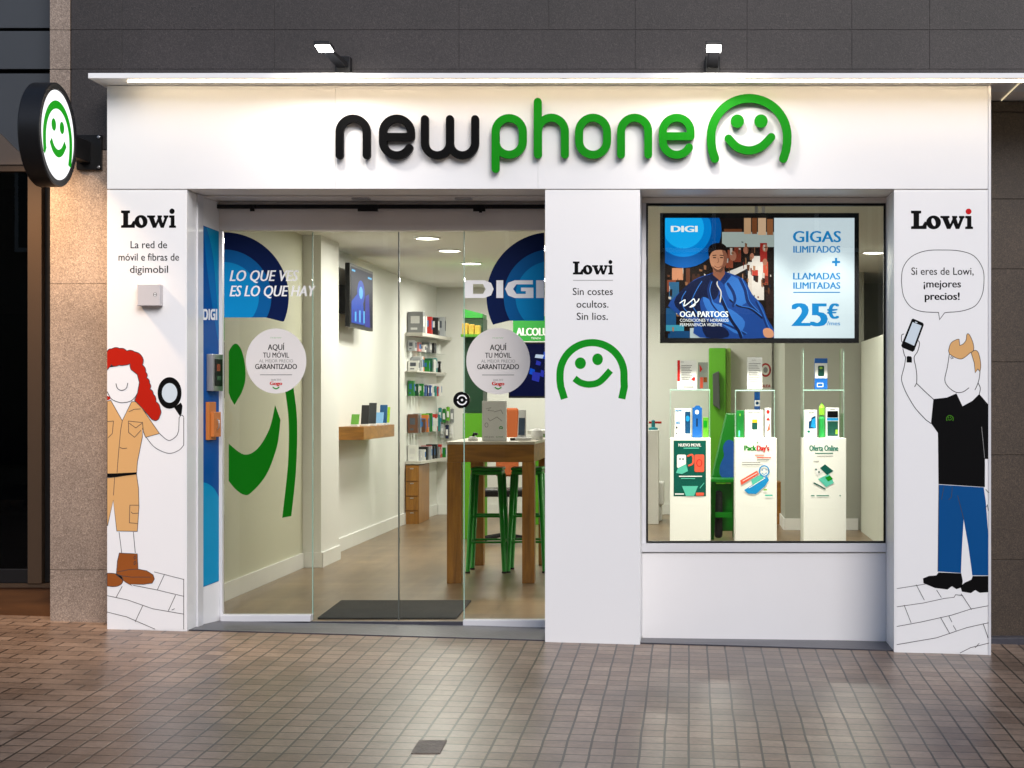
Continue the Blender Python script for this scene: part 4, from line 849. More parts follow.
# ---- green banner and blue screen behind right pane
YBn = 17.2
BN = thing('hanging_banner', (xw(535, YBn), YBn, zw(341, YBn)), 'bright green banner with white lettering behind the right glass pane', 'banner')
MB().box(xw(513, YBn), xw(600, YBn), YBn, YBn + .03, zw(341, YBn), zw(316, YBn), mat('banner_green', (24, 150, 44), .4)).build('panel', BN)
q = G(YBn); q.text('ALCOLU', 511.5 + 5, 548, 335.5, 7.5, WP, .03); q.text('TIENDA', 531, 541, 339.2, 1.8, WP); q.build('lettering', BN)
SC = thing('blue_screen', (xw(540, YBn), YBn + .1, zw(398, YBn)), 'large blue glowing screen under the green banner deep inside', 'screen')
MB().box(xw(508, YBn), xw(600, YBn), YBn + .06, YBn + .12, zw(398, YBn), zw(342, YBn), BLACK).build('casing', SC, bevel=.004)
q = G(YBn + .06); q.rect(510, 598, 344, 396, S1); random.seed(3)
for k in range(26):
    x = 511 + random.random() * 80; y = 345 + random.random() * 42; w_ = 2 + random.random() * 8; h_ = 2 + random.random() * 9
    q.poly([(x, y), (x + w_, y + random.random() * 3), (x + w_ * .8, y + h_), (x - 1, y + h_ * .8)], random.choice([S2, S3, S4, em('screen_white', (190, 205, 235), .8), S1]))
q.build('display', SC)
# ---- orange office chair, white counter at rear
OC = thing('office_chair', (xw(506, 16.2), 16.2, 0), 'orange padded chair behind the oak table', 'chair')
ORG = mat('orange_fabric', (170, 84, 34), .8)
x = xw(508, 16.2)
MB().hexa([(x - .11, 16.1, .62), (x + .11, 16.1, .62), (x + .11, 16.16, .62), (x - .11, 16.16, .62), (x - .10, 16.18, 1.27), (x + .10, 16.18, 1.27), (x + .10, 16.23, 1.27), (x - .10, 16.23, 1.27)], ORG).build('backrest', OC, bevel=.025, seg=4)
MB().box(x - .2, x + .2, 15.7, 16.1, .45, .52, BLACK).build('seat', OC, bevel=.02, seg=3)
m = MB(); m.tube([(x, 15.9, .08), (x, 15.9, .45)], .03, STEEL); m.build('column', OC)
m = MB()
for a in range(5): m.bar((x, 15.9, .09), (x + .28 * math.cos(a * 1.257), 15.9 + .28 * math.sin(a * 1.257), .04), .035, BLACK)
m.build('base', OC)
SN = MC['skirting_white']
CT = thing('service_counter', (-1.2, 18.6, 0), 'white service counter with lime front at the back of the shop', 'counter')
MB().box(-1.75, -.78, 18.3, 18.9, .98, 1.02, SN).build('counter_top', CT, bevel=.004)
MB().box(-1.72, -.80, 18.35, 18.85, .001, .979, LG).build('counter_front', CT)
# ---- oak bar table
tY0, tY1 = 12.47, 13.92; tx0, tx1 = -1.784, -1.142
T = thing('bar_table', ((tx0 + tx1) / 2, (tY0 + tY1) / 2, 0), 'tall oak bar table behind the right door pane', 'table')
MB().box(tx0 - .004, tx1 + .004, tY0 - .004, tY1 + .004, 1.02, 1.04, mat('pale_table_top', (.58, .52, .42), .3, srgb=False)).build('tabletop', T, bevel=.002)
m = MB(); m.box(tx0 + .002, tx1 - .002, tY0 + .001, tY0 + .03, .89, 1.019, WOODL); m.box(tx0 + .002, tx1 - .002, tY1 - .03, tY1, .89, 1.019, WOODL); m.box(tx0 + .002, tx0 + .03, tY0 + .031, tY1 - .031, .89, 1.019, WOODL); m.box(tx1 - .03, tx1 - .002, tY0 + .031, tY1 - .031, .89, 1.019, WOODL)
m.build('apron', T, bevel=.002)
for x0, x1, y0 in ((tx0, tx0 + .105, tY0), (tx1 - .09, tx1, tY0), (tx0, tx0 + .105, tY1 - .1), (tx1 - .09, tx1, tY1 - .1)):
    MB().box(x0, x1, y0, y0 + .1, 0, .8895, WOODM).build('leg', T, bevel=.003)
# ---- green metal bar stools
SGN = mat('stool_green', (12, 138, 26), .3, .1)
def stool():
    r = thing('bar_stool', (0, 0, 0), '', 'stool', 'green metal bar stools')
    m = MB(); m.box(-.125, .125, -.125, .125, .795, .82, SGN); m.box(-.12, .12, -.12, .12, .76, .7945, SGN); m.build('seat', r, bevel=.012, seg=3)
    for sx in (-1, 1):
        for sy in (-1, 1):
            m = MB(); m.tube([(sx * .142, sy * .142, .012), (sx * .105, sy * .105, .765)], .017, SGN, 8, .022); l = m.build('leg', r)
            MB().lathe((sx * .142, sy * .142, 0), [(.001, 0), (.02, 0), (.02, .014), (.001, .014)], BLACK, 10).build('foot', l)
    for z, k in ((.24, .131), (.44, .121)):
        for a, b_ in (((-k, -k), (k, -k)), ((k, -k), (k, k)), ((k, k), (-k, k)), ((-k, k), (-k, -k))):
            if z > .4 and a[1] != b_[1]: continue
            m = MB(); m.bar((a[0], a[1], z), (b_[0], b_[1], z), .016, SGN); m.build('footrest', r)
    return r
s1 = stool(); s1.location = (-1.585, 13.35, 0); s1['label'] = 'green metal bar stool under left half of the oak table'
dup(s1, (-1.275, 13.38, 0), 'green metal bar stool under right half of the oak table')
dup(s1, (-1.15 + .28, 14.35, 0), 'green metal bar stool behind the oak table, partly behind middle pillar', .3)
# ---- things on the table
IC = thing('info_card', (xw(494, 12.7), 12.72, 1.04), 'white printed card standing on the oak table', 'card')
MB().box(xw(482, 12.7), xw(506, 12.7), 12.7, 12.76, 1.041, zw(401, 12.7), CARD).build('panel', IC, bevel=.002)
q = G(12.7); q.stroke([(486, 409), (491, 407.5), (488, 410.5), (494, 411)], .5, GT); q.stroke([(494, 412), (501, 410), (503, 414)], .5, GT); q.stroke(arc(486.5, 425, 1.6, 2.2, 0, 360, 14), .5, GT); q.text('web gratis', 484, 494, 437.5, 1.7, GT); q.text('tu movil', 496, 503, 437.5, 1.7, GPRINT); q.smiley(501, 428, 1.6, .7, GPRINT)
q.stroke([(488, 418), (490, 421), (497, 417), (502, 421)], .5, GT); q.build('printing', IC)
o = thing('barcode_scanner', (xw(473, 12.75), 12.75, 1.04), 'small white and black scanner at left end of oak table', 'scanner')
x = xw(473, 12.75); MB().lathe((x, 12.75, 1.041), [(.001, 0), (.035, 0), (.038, .012), (.028, .03), (.001, .034)], CARD, 18).build('base', o)
m = MB(); m.tube([(x, 12.75, 1.07), (x + .01, 12.745, 1.095), (x + .035, 12.74, 1.088)], .011, BLACK, 8); m.build('scanner_head', o)
o = thing('phone_dock', (xw(522, 12.9), 12.9, 1.04), 'white plastic phone dock at right of the table card', 'phone dock')
x = xw(522, 12.9); MB().box(x - .06, x + .07, 12.86, 12.98, 1.041, 1.062, CARD).build('base', o, bevel=.006)
MB().hexa([(x - .035, 12.9, 1.063), (x + .03, 12.9, 1.063), (x + .03, 12.912, 1.063), (x - .035, 12.912, 1.063), (x - .03, 12.95, 1.27), (x + .025, 12.95, 1.27), (x + .025, 12.962, 1.27), (x - .03, 12.962, 1.27)], CARD).build('back_support', o, bevel=.003)
MB().hexa([(x - .028, 12.893, 1.08), (x + .02, 12.893, 1.08), (x + .02, 12.899, 1.08), (x - .028, 12.899, 1.08), (x - .026, 12.925, 1.21), (x + .02, 12.925, 1.21), (x + .02, 12.931, 1.21), (x - .026, 12.931, 1.21)], mat('phone_slate', (60, 75, 95), .25)).build('phone', o)
o = MB().lathe((xw(537, 13.1), 13.1, 1.041), [(.001, 0), (.045, 0), (.05, .03), (.04, .07), (.02, .085), (.001, .088)], CARD, 20); o.build('speaker', label='small rounded white speaker at the right end of oak table', cat='speaker')
o = MB().box(xw(510, 12.8), xw(515, 12.8), 12.8, 12.82, 1.041, 1.06, mat('gadget_25_25_28', (25, 25, 28))); o.box(xw(515.4, 12.8), xw(517, 12.8), 12.8, 12.82, 1.041, 1.052, CARD); o.build('charger', bevel=.002, label='tiny black charger beside the white table card', cat='charger')

# ================================================================== WINDOW DISPLAY
# large hanging screen
YV = 10.80
DS = thing('display_screen', (xw(759, YV), YV, zw(343, YV)), 'large black framed advertising screen hanging in the display window', 'screen')
m = MB(); a, b_, c, d = 660, 859, 213, 343
m.pbox(a, b_, c, 217.5, YV - .01, .06, BLKGLOSS); m.pbox(a, b_, 338.5, d, YV - .01, .06, BLKGLOSS); m.pbox(a, 665, 217.6, 338.4, YV - .01, .06, BLKGLOSS); m.pbox(854.5, b_, 217.6, 338.4, YV - .01, .06, BLKGLOSS); m.box(xw(664, YV), xw(855, YV), YV + .004, YV + .06, zw(340, YV), zw(216, YV), BLACK)
m.build('bezel', DS)
m = MB()
for px in (755, 762): m.box(xw(px, YV), xw(px + 3, YV), YV + .02, YV + .05, zw(213, YV), CZ, STEEL)
m.build('hanger', DS)
e = em
q = G(YV + .003, lay=0.0004, step=.00002)
DKB = e('ad_dark', (26, 16, 14), .5); q.rect(665, 774, 218, 338, DKB)
q.rect(722, 774, 232, 247, e('ad_pale', (165, 178, 178), .7)); 
for a, b_, c, d, col in ((744, 751, 218, 234, (200, 160, 125)), (752, 757, 218, 234, (120, 70, 40)), (758, 766, 218, 235, (215, 180, 150)), (767, 773, 219, 235, (150, 95, 60)), (724, 742, 229, 232, (110, 60, 35)), (748, 757, 262, 320, (205, 195, 190)), (752, 764, 256, 300, (215, 208, 205)), (734, 741, 247, 262, (120, 50, 35)), (726, 733, 250, 268, (140, 70, 50)),
                      (672, 683, 268, 280, (190, 130, 100)), (667, 676, 280, 292, (120, 60, 40)), (686, 690, 268, 284, (90, 50, 35)), (692, 700, 274, 282, (60, 35, 28)), (760, 767, 243, 262, (150, 35, 30)), (763, 768, 262, 285, (190, 80, 60)), (766, 773, 290, 318, (40, 25, 25)), (669, 679, 282, 300, (40, 90, 130)), (666, 676, 308, 325, (25, 80, 130)), (666, 684, 325, 331, (60, 150, 180)), (668, 700, 331, 338, (20, 70, 120)), (752, 758, 270, 276, (180, 60, 50)), (690, 706, 328, 338, (180, 195, 205))):
    q.rect(a, b_, c, d, e('ad_%d_%d_%d' % col, col, .65))
for x, y, r in ((733, 256, 5), (746, 250, 4), (765, 248, 4), (765, 262, 3.5), (752, 256, 3)): q.ell(x, y, r * .7, r, e('ad_skin2', (170, 110, 90), .6), 12)
q.poly([(727, 272), (752, 262), (752, 266), (733, 276), (727, 278)], e('ad_pale2', (205, 200, 200), .7))
random.seed(11)
adc = [(58, 34, 26), (96, 58, 40), (34, 22, 20), (140, 96, 70), (176, 128, 100), (70, 62, 64), (205, 196, 190), (28, 34, 48), (120, 44, 34)]
for k in range(150):
    x = 666 + random.random() * 105; y = 240 + random.random() * 92; w_ = .6 + random.random() * 3; h_ = 1 + random.random() * 7
    cc = random.choice(adc); q.poly([(x, y), (x + w_, y + random.random()), (x + w_ * .9, min(y + h_, 337.8)), (x + .2, min(y + h_ * .9, 337.6))], e('ad_bit_%d_%d_%d' % cc, cc, .5))
for k in range(6): q.stroke([(722 + k * 8.5, 247.5), (724 + k * 8.5, 247.5)], 1, e('ad_bit_96_58_40', (96, 58, 40), .5))
# blue circles (clipped to the screen edge)
def cclip(cx, cy_, r, m):
    q.poly([(max(x, 665.02), max(y, 218.02)) for x, y in arc(cx, cy_, r, r, 0, 350, 35)], m)
cclip(683.5, 230, 38, e('ad_blue3', (0, 82, 160), .8)); cclip(683.5, 229, 28, e('ad_blue2', (0, 125, 210), .9)); cclip(683.5, 228, 20.5, e('ad_blue1', (15, 158, 232), 1.))
# man in jacket
JK, JD, JL = e('ad_jacket', (28, 70, 150), .6), e('ad_jacket_dark', (14, 26, 66), .5), e('ad_jacket_light', (50, 110, 195), .7); SKN = e('ad_skin', (205, 145, 115), .7); SKD = e('ad_skin_shade', (150, 95, 75), .6)
q.poly(smooth([(668, 306), (680, 292), (694, 280), (709, 274), (720, 271), (735, 275), (745, 281), (752, 294), (762, 305), (767, 318), (774, 330), (774, 337.5), (700, 337.5), (694, 322), (680, 316)], 3, True)[:-2], JK)
q.poly(smooth([(674, 302), (686, 286), (702, 277), (712, 276), (719, 290), (714, 300), (703, 297), (700, 305), (706, 320), (725, 328), (728, 337), (706, 337), (699, 318), (684, 314)], 3, True), JD)
q.poly(smooth([(724, 276), (737, 278), (744, 288), (748, 300), (738, 306), (728, 296)], 3, True), JL)
q.poly(smooth([(703, 297), (715, 303), (732, 310), (745, 322), (738, 334), (722, 324), (708, 312)], 3, True), JL)
fold = [((712, 278), (708, 290), (712, 304), (722, 316)), ((700, 282), (694, 292), (690, 304), (697, 316)), ((740, 279), (745, 290), (748, 302), (757, 312)), ((730, 300), (738, 306), (750, 309), (762, 318)), ((704, 312), (716, 320), (730, 326), (745, 334)), ((720, 296), (730, 318), (738, 330), (741, 337)), ((756, 302), (762, 314), (766, 325), (771, 334)), ((684, 292), (680, 300), (683, 310), (692, 316)), ((728, 284), (733, 292), (735, 300), (733, 306))]
for k, f in enumerate(fold):
    q.stroke(smooth(f, 5), 1.6 + (k % 3) * .7, JD if k % 2 else e('ad_jacket_mid', (20, 48, 112), .55)); q.stroke(smooth([(x + 1.8, y - .6) for x, y in f], 5), .8, JL)
q.stroke(smooth([(719, 275), (717, 284), (721, 292), (720, 302)], 4), 1.2, e('ad_pale2', (205, 200, 200), .7)); q.poly([(712, 273), (719, 280), (714, 284), (708, 276)], JD); q.poly([(726, 272), (719.5, 280), (724, 285), (731, 276)], e('ad_jacket_mid', (20, 48, 112), .55))
q.poly([(713, 265), (724, 265), (725, 274), (720, 281), (713, 275)], SKD)
q.poly(smooth([(709.5, 256), (711, 249), (718, 246), (725, 249), (727, 256), (726, 264), (721, 272), (716, 272), (711, 265)], 4, True), SKN)
q.poly(smooth([(709, 257), (708.5, 248), (714, 243.5), (722, 243.5), (727, 248), (727.5, 256), (725, 251), (718, 250), (712, 252)], 3, True), DKB)
q.poly(smooth([(722, 250), (727, 254), (726.4, 264), (721.5, 271.5), (719.5, 271), (723, 263), (723.5, 256)], 3, True), SKD); q.poly(smooth([(712, 266), (718, 270), (724, 266), (721.5, 272), (716, 272)], 3, True), e('ad_stubble', (120, 78, 64), .5))
q.stroke([(712.5, 255.6), (716.4, 255.2)], .8, DKB, caps=False); q.stroke([(719.6, 255.2), (723.6, 255.6)], .8, DKB, caps=False)
q.rect(713, 716, 257.2, 258.2, DKB); q.rect(720, 723, 257.2, 258.2, DKB); q.stroke([(718, 258), (718.6, 262), (717.2, 262.6)], .6, SKD); q.stroke(smooth([(714.5, 266), (718, 267.8), (721.5, 266)], 4), .8, SKD)
q.poly(smooth([(763, 330), (768, 328), (773, 331), (773, 337), (765, 337)], 3, True), SKN)
WE = e('ad_white', (240, 245, 250), .85)
q.text('DIGI', 671.5, 697, 232, 6, WE, .05)
q.stroke(smooth([(680, 303), (685, 300), (684, 306), (690, 302), (694, 299), (695, 305), (690, 307), (697, 302), (699, 299)], 4), 1., WE)
q.text('OGA PARTOGS', 680, 728, 317, 5.6, WE, .02); q.text('CONDICIONES Y HORARIOS', 680, 728.5, 321.8, 3., WE); q.text('PERMANENCIA VIGENTE', 680, 722, 326.2, 3., WE)
# right half
q.rect(774.1, 855, 218, 338.2, e('ad_panel', (206, 222, 236), .78)); AB1 = e('ad_text_blue', (18, 128, 200), .75)
q.text('GIGAS', 793.3, 840.5, 242.2, 11, AB1, .02); q.text('ILIMITADOS', 793.5, 840, 252.7, 6.6, AB1, .02)
q.rect(832, 840, 261, 263.2, AB1); q.rect(834.9, 837.1, 258, 266.2, AB1)
q.text('LLAMADAS', 793.3, 840, 279.5, 6.6, AB1, .02); q.text('ILIMITADAS', 793.5, 840, 288.8, 6.4, AB1, .02); q.rect(793.3, 840, 291.9, 292.9, AB1)
q.text('25', 793, 826, 326, 22.5, AB1, .035); q.text('€', 828, 838, 318.6, 14, AB1, .035); q.text('/mes', 827, 840, 325.3, 4, AB1, .01)
q.build('display', DS)

# plinths
TQ = mat('teal_green_print', (0, 118, 100), .5); TQD = mat('dark_teal_print', (10, 86, 76), .5); SAL = mat('salmon_print', (226, 92, 70), .5); BPR = mat('blue_print', (30, 140, 205), .5); TQL = mat('light_teal_print', (90, 190, 170), .5); RPR = mat('bright_red_print', (205, 40, 40), .5)
YQ = 10.78
C6 = Zm(645, 335, 3.57)
def plinth(a, b_, lb):
    t = thing('display_plinth', (xw((a + b_) / 2, YQ), YQ + .17, 0), lb, 'plinth', 'white plinths in the display window')
    MB().box(xw(a, YQ), xw(b_, YQ), YQ, YQ + .35, .001, zw(438.3, YQ), PLINTH).build('body', t, bevel=.002); return t
pl = [plinth(669.8, 710.6, 'white plinth with green poster, leftmost in the window'), plinth(735.2, 776.8, 'white plinth with red and green Day\'s print, middle of the window'), plinth(804, 846.2, 'white plinth with dark teal print, rightmost in the window')]
q = G(YQ); a, b_, c, d = 673.6, 706, 440.6, 496.3
q.rect(a, b_, c, d, TQD); q.text('NUEVO MOVIL', a + 5, b_ - 5, 446.5, 3, WP, .02); q.rect(a + 10, b_ - 7, 447.6, 448.6, TQL)
q.rrect(677, 686, 454.6, 468, 1.5, WP); q.ell(680, 459, .9, .9, TQD, 10); q.ell(683, 459, .9, .9, TQD, 10); q.rrect(694.5, 704.2, 454.5, 472, 1.5, SAL); q.stroke(arc(699.3, 463, 2.6, 3.4, 0, 360, 18), .8, RED)
q.stroke(smooth([(688, 456), (692.5, 455), (693, 463), (689, 465.5)], 4), 1.8, SAL); q.poly([(678, 468), (686, 464), (688, 471), (682, 474), (676, 473)], TQL); q.rect(679, 702, 475.8, 476.8, WP); q.rect(681, 695, 478, 478.9, TQL)
q.poly([(682, 486), (698, 486), (694, 496), (686, 496)], TQL); q.rect(675, 684, 493.4, 494.6, WP); q.rrect(696, 704, 492.6, 495.6, .7, SAL); q.stroke([(700, 488), (704, 483)], .7, TQL); q.build('poster', pl[0])
q = G(YQ)
q.text('Pack', 744.5, 756, 450.5, 5, GPRINT, .035); q.text('Day\'s', 757, 769, 450.5, 5, RPR, .035); q.ell(757.5, 442.5, .5, .9, GPRINT, 8); q.rect(755, 764, 454.7, 455.6, SAL); q.rect(757, 771, 457.2, 458.2, SAL); q.rect(757, 769, 459.6, 460.4, GT)
q.rect(742, 760, 462.2, 462.9, GT); q.rect(742, 763, 464.6, 465.2, GT)
q.poly([(740, 480.5), (757, 470.5), (759, 474), (741.5, 485)], SAL); q.poly([(744, 490), (767, 476), (769, 480), (765, 486), (756, 494), (748, 493.5)], BPR); q.poly([(751, 480), (762, 474), (764, 479), (753, 486)], TQL)
q.stroke([(743, 481), (757, 473)], .6, WP); q.stroke([(749, 488), (765, 478)], .6, WP); q.stroke(arc(764.2, 471, 4.8, 5.2, 0, 360, 24), 1.2, BPR); q.ell(762.5, 470, .6, .7, BPR, 8); q.ell(766, 470, .6, .7, BPR, 8); q.stroke(smooth([(762, 473), (764.2, 474.4), (766.5, 473)], 3), .6, BPR)
q.rect(765, 772.5, 494.6, 496, TQL); q.rect(763.5, 767, 489, 490.4, mat('print_lime', (140, 190, 60), .5)); q.build('print', pl[1])
q = G(YQ)
q.text('Oferta Online', 809.5, 838, 450.8, 5.4, TQ, .02); q.rect(815, 833, 452.8, 453.6, TQ); q.rect(817, 833, 455.8, 456.4, GT); q.rect(813.5, 819, 461, 461.6, GT)
q.poly([(820, 468), (825, 464.3), (833.5, 471), (827, 475)], TQD); q.poly([(813.5, 468.5), (818, 466), (822, 472), (817, 476)], CARD); q.ell(816, 469.5, 1, 1, TQD, 10); q.ell(819, 472, .9, .9, TQD, 10); q.poly([(818, 479), (829, 474), (834, 483), (826, 487)], TQL); q.poly([(825, 477.5), (830, 475.5), (833, 479), (828, 481.5)], GPRINT)
q.stroke([(814, 483), (820, 486), (825, 489)], 1.3, TQD); q.rect(811, 814.5, 495.2, 496.2, TQ); q.rect(816.5, 829, 495.2, 496.2, TQ); q.rect(839.5, 840.7, 495, 496.2, TQ); q.build('print', pl[2])
# acrylic cases
def case(a, b_, ymid, ytop, lb):
    t = thing('acrylic_case', (xw((a + b_) / 2, YQ), YQ + .17, zw(438.3, YQ) + .001), lb, 'display case', 'clear acrylic cases on the plinths')
    x0, x1 = xw(a, YQ), xw(b_, YQ); zb = zw(438.3, YQ) + .002; zt = zw(ymid, YQ)
    for xx in (x0, x1 - .005): MB().box(xx, xx + .005, YQ + .03, YQ + .30, zb, zt, ACRYL).build('side_panel', t)
    MB().box(x0, x1, YQ + .03, YQ + .30, zt + .0005, zt + .0055, ACRYL).build('shelf', t)
    m = MB(); m.box(x0, x1, YQ + .0285, YQ + .0298, zt - .001, zt + .006, EDGE); 
    for xx in (x0, x1 - .003): m.box(xx, xx + .0025, YQ + .0285, YQ + .0298, zb, zt - .0015, EDGE)
    if ytop:
        for xx in (x0, x1 - .0035): m.box(xx, xx + .0025, YQ + .0285, YQ + .0298, zt + .0065, zw(ytop, YQ), EDGE)
        for xx in (x0, x1 - .005): MB().box(xx, xx + .005, YQ + .03, YQ + .30, zt + .0065, zw(ytop, YQ), ACRYL).build('side_panel', t)
    m.build('polished_edge', t)
case(670, 710, 390.2, None, 'clear acrylic case on the leftmost plinth'); case(735.5, 775, 390.8, None, 'clear acrylic case on the middle plinth'); case(803.5, 844.5, 390.5, 348, 'tall clear acrylic case on the rightmost plinth')
def pack(a, b_, c, d, m, name, lb, cat, prints, tier=0, D_=.05, dy=.08):
    Y = YQ + dy; k = Y / YQ; base = zw(438.3, YQ) + .003 if tier == 0 else zw(390.4, YQ) + .008
    t = thing(name, (xw((a + b_) / 2, Y), Y, base), lb, cat)
    h = (d - c) * Y / F
    MB().box(xw(a, Y), xw(b_, Y), Y, Y + D_, base, base + h, m).build('carton', t, bevel=.0015)
    q = G(fn=lambda u, v, dd: ((u - VX) * Y / F, Y - dd, base + (d - v) * Y / F))
    prints(q); q.build('print', t); return t
SCR = mat('phone_screen_blue', (25, 70, 110), .2); PG = mat('box_dark_green', (8, 70, 58), .4); PB = mat('box_blue', (15, 90, 170), .4)
def p1(q):
    q.rect(677.4, 680, 361, 382, RPR); q.text('FIBRA', 681, 684, 363.5, 1.4, GT)
    for k in range(9): q.rect(681.3, 692 - (k % 3), 366 + k * 1.7, 366.7 + k * 1.7, GT)
    q.poly([(691, 380), (694, 377.5), (695.5, 379), (694.5, 382)], RPR); q.rect(684, 694, 387, 388, GT)
pack(677.2, 696.5, 361, 390, CARD, 'leaflet_box', 'white carton with red side stripe, top of the left case', 'box', p1, 1, .10)
def p1b(q): q.poly([(699.5, 365), (702.5, 370), (700, 373)], RPR); q.rect(700, 703, 378, 389, SAL); q.rect(703.5, 707, 378, 383, BOOT)
pack(698, 708, 363, 390, mat('box_grey', (150, 158, 150), .4), 'leaflet_rack', 'grey leaflet rack with orange packs, top right of the left case', 'rack', p1b, 1, .05, .14)
def p2(q): q.text('MOVIL', 675.5, 682, 412, 2, BPR, .03); q.rrect(685, 690.5, 412, 434, .8, SCR); q.ell(687.7, 419, 2, 3, BPR, 14); q.text('4G', 676, 680, 424.5, 2.6, BPR, .03); q.rect(676, 677.5, 427, 429, INK); q.rect(676, 677.2, 433, 434.6, INK)
pack(674.6, 691, 409, 438, CARD, 'phone_box', 'white phone box with blue lettering inside the left case', 'box', p2, 0, .09)
def p3(q): q.poly([(693, 409), (696, 406), (699.5, 406), (701.5, 409), (701.5, 412), (693, 412)], PB); q.ell(697, 412.5, 2, 2.2, WP, 16); q.rect(696.4, 697.6, 419, 427, INK)
pack(692.4, 702, 408, 438, PB, 'phone_box', 'blue box with round white emblem inside the left case', 'box', p3, 0, .05)
def p4(q): q.rect(703.4, 707, 421, 428, GPRINT)
pack(703, 708.6, 418, 438, mat('box_lime', (90, 165, 40), .4), 'accessory_box', 'small lime green box at right inside the left case', 'box', p4, 0, .05)
def p5(q):
    q.text('Info', 752, 756, 361.5, 1.4, GT)
    for k in range(13): q.rect(748.7, 760.5 - (k * 7 % 4), 364 + k * 1.75, 364.6 + k * 1.75, GT)
pack(747.2, 762.2, 358, 390, CARD, 'price_leaflet', 'tall white text leaflet on top of the middle case', 'leaflet', p5, 1, .02)
def p6(q): q.text('SMART PHONE', 748, 760, 414, 1.7, GT, .02); q.rect(752.2, 757.3, 420, 424, mat('yellow_print', (220, 180, 40), .4)); q.rrect(752, 757.5, 423, 430, .8, PG); q.rect(753.4, 756, 433, 434, GT)
pack(745, 763.3, 410.5, 438, CARD, 'phone_box', 'white box with green and yellow device inside the middle case', 'box', p6, 0, .09)
def p7(q): q.ell(768, 412.3, 1.7, 2, RPR, 14); q.poly([(766, 421), (768, 417.5), (770.3, 421)], RPR); q.poly([(766.4, 433), (769.6, 423), (770, 430)], SAL)
pack(765, 771, 408.5, 438, CARD, 'phone_box', 'narrow white box with red marks inside the middle case', 'box', p7, 0, .05)
def p8(q): q.rect(739.5, 740.5, 414, 416.5, mat('print_lime', (140, 190, 60), .5)); q.rect(738.5, 740, 431, 437, TQL)
pack(736.3, 744, 411, 438, mat('box_green', (10, 110, 40), .4), 'phone_box', 'dark green box at left inside the middle case', 'box', p8, 0, .05)
def p9(q): q.rect(754.6, 759.8, 401, 407, WP); q.ell(757.2, 404, 1.6, 1.6, SCR, 12)
pack(754.4, 760, 392.6, 438, PB, 'accessory_box', 'tall slim blue box behind the white box of the middle case', 'box', p9, 0, .04, .19)
def p10(q): q.rect(814.9, 827.4, 364, 379, CARD); q.rrect(818, 824.2, 366.5, 377, 1, PG); q.ell(821, 368.8, 1.6, 1.2, mat('print_lime', (140, 190, 60), .5), 10); q.stroke([(817.3, 384), (823, 384), (823, 387.5), (817.3, 387.5)], .5, WP, closed=True)
pack(814.8, 827.5, 359, 390, PB, 'phone_box', 'blue and white box alone on top shelf of the right case', 'box', p10, 1, .07)
def p11(q): q.poly([(808.5, 429), (808.8, 422), (811, 421), (811.5, 418), (815.5, 416), (816, 429)], SCR); q.poly([(811, 427), (812, 420), (815.5, 418), (815.6, 429)], BPR); q.text('SLIM', 809, 814, 413.7, 1.5, GT, .02); q.ell(808.7, 432, 1.5, 1.2, TQ, 12)
pack(804.6, 817, 410.4, 438, CARD, 'phone_box', 'white box with blue phone picture inside the right case', 'box', p11, 0, .07)
def p12(q): q.rect(827.3, 838, 411.5, 418, INK); q.rect(826.9, 838.2, 418.4, 421, BPR); q.rect(827.3, 838, 421.6, 436.5, PG); q.rect(835.5, 837.8, 430, 434.5, mat('print_lime', (140, 190, 60), .5)); q.rect(830, 835, 409.4, 410.1, GT)
pack(826, 839, 408.2, 438, CARD, 'phone_box', 'box with dark green and black panels inside the right case', 'box', p12, 0, .06)
Y = YQ + .12; BT = thing('spray_bottle', (xw(821.8, Y), Y, zw(438.3, YQ) + .003), 'green bottle with lime cap between two boxes of the right case', 'bottle')
z = zw(438.3, YQ) + .003; xb = xw(821.8, Y)
MB().lathe((xb, Y, z), [(.001, 0), (.02, 0), (.022, .01), (.021, .12), (.012, .14)], mat('bottle_green', (40, 150, 70), .3), 20).build('body', BT)
MB().lathe((xb, Y, z), [(.0125, .1405), (.019, .145), (.019, .19), (.008, .215), (.001, .225)], mat('lime_cap', (130, 190, 50), .35), 20).build('cap', BT)

# things deeper behind the window
YB = 20.0
BD = thing('storeroom_door', (xw(755, 19.98), 19.98, 0), 'pale door with round red sign deep behind the display window', 'door')
MB().box(xw(728, 19.96), xw(772, 19.96), 19.95, 19.99, .01, 2.1, mat('door_white', (.66, .66, .60), .5, srgb=False)).build('door_leaf', BD, bevel=.004)
m = MB(); m.lathe((xw(776.5, 19.9), 19.93, zw(415, 19.9)), [(.001, -.05), (.03, -.045), (.035, -.02), (.012, -.01), (.012, .06)], STEEL, 16, 'y'); m.build('door_handle', BD)
q = G(19.95); q.stroke(arc(765.6, 370, 4.6, 6, 0, 360, 30), 1.8, mat('sign_red', (170, 40, 40), .5)); q.ell(765.6, 370, 2.2, 3, GT, 16); q.text('SALIDA', 761.5, 770.5, 387.5, 3, mat('sign_red', (170, 40, 40), .5), .02); q.build('round_sign', BD)
YL = 19.6
GP = thing('lime_cabinet', (xw(722, YL), YL, 0), 'tall lime green cabinet beside the pale door', 'cabinet')
MB().box(xw(709, YL), xw(725.8, YL), YL, YL + .35, 0, zw(348, YL), LG).build('body', GP, bevel=.006)
MB().box(xw(726.1, YL), xw(731, YL), YL + .1, YL + .38, 0, zw(348, YL), mat('pale_lime', (150, 185, 90), .5)).build('side_panel', GP, bevel=.006)
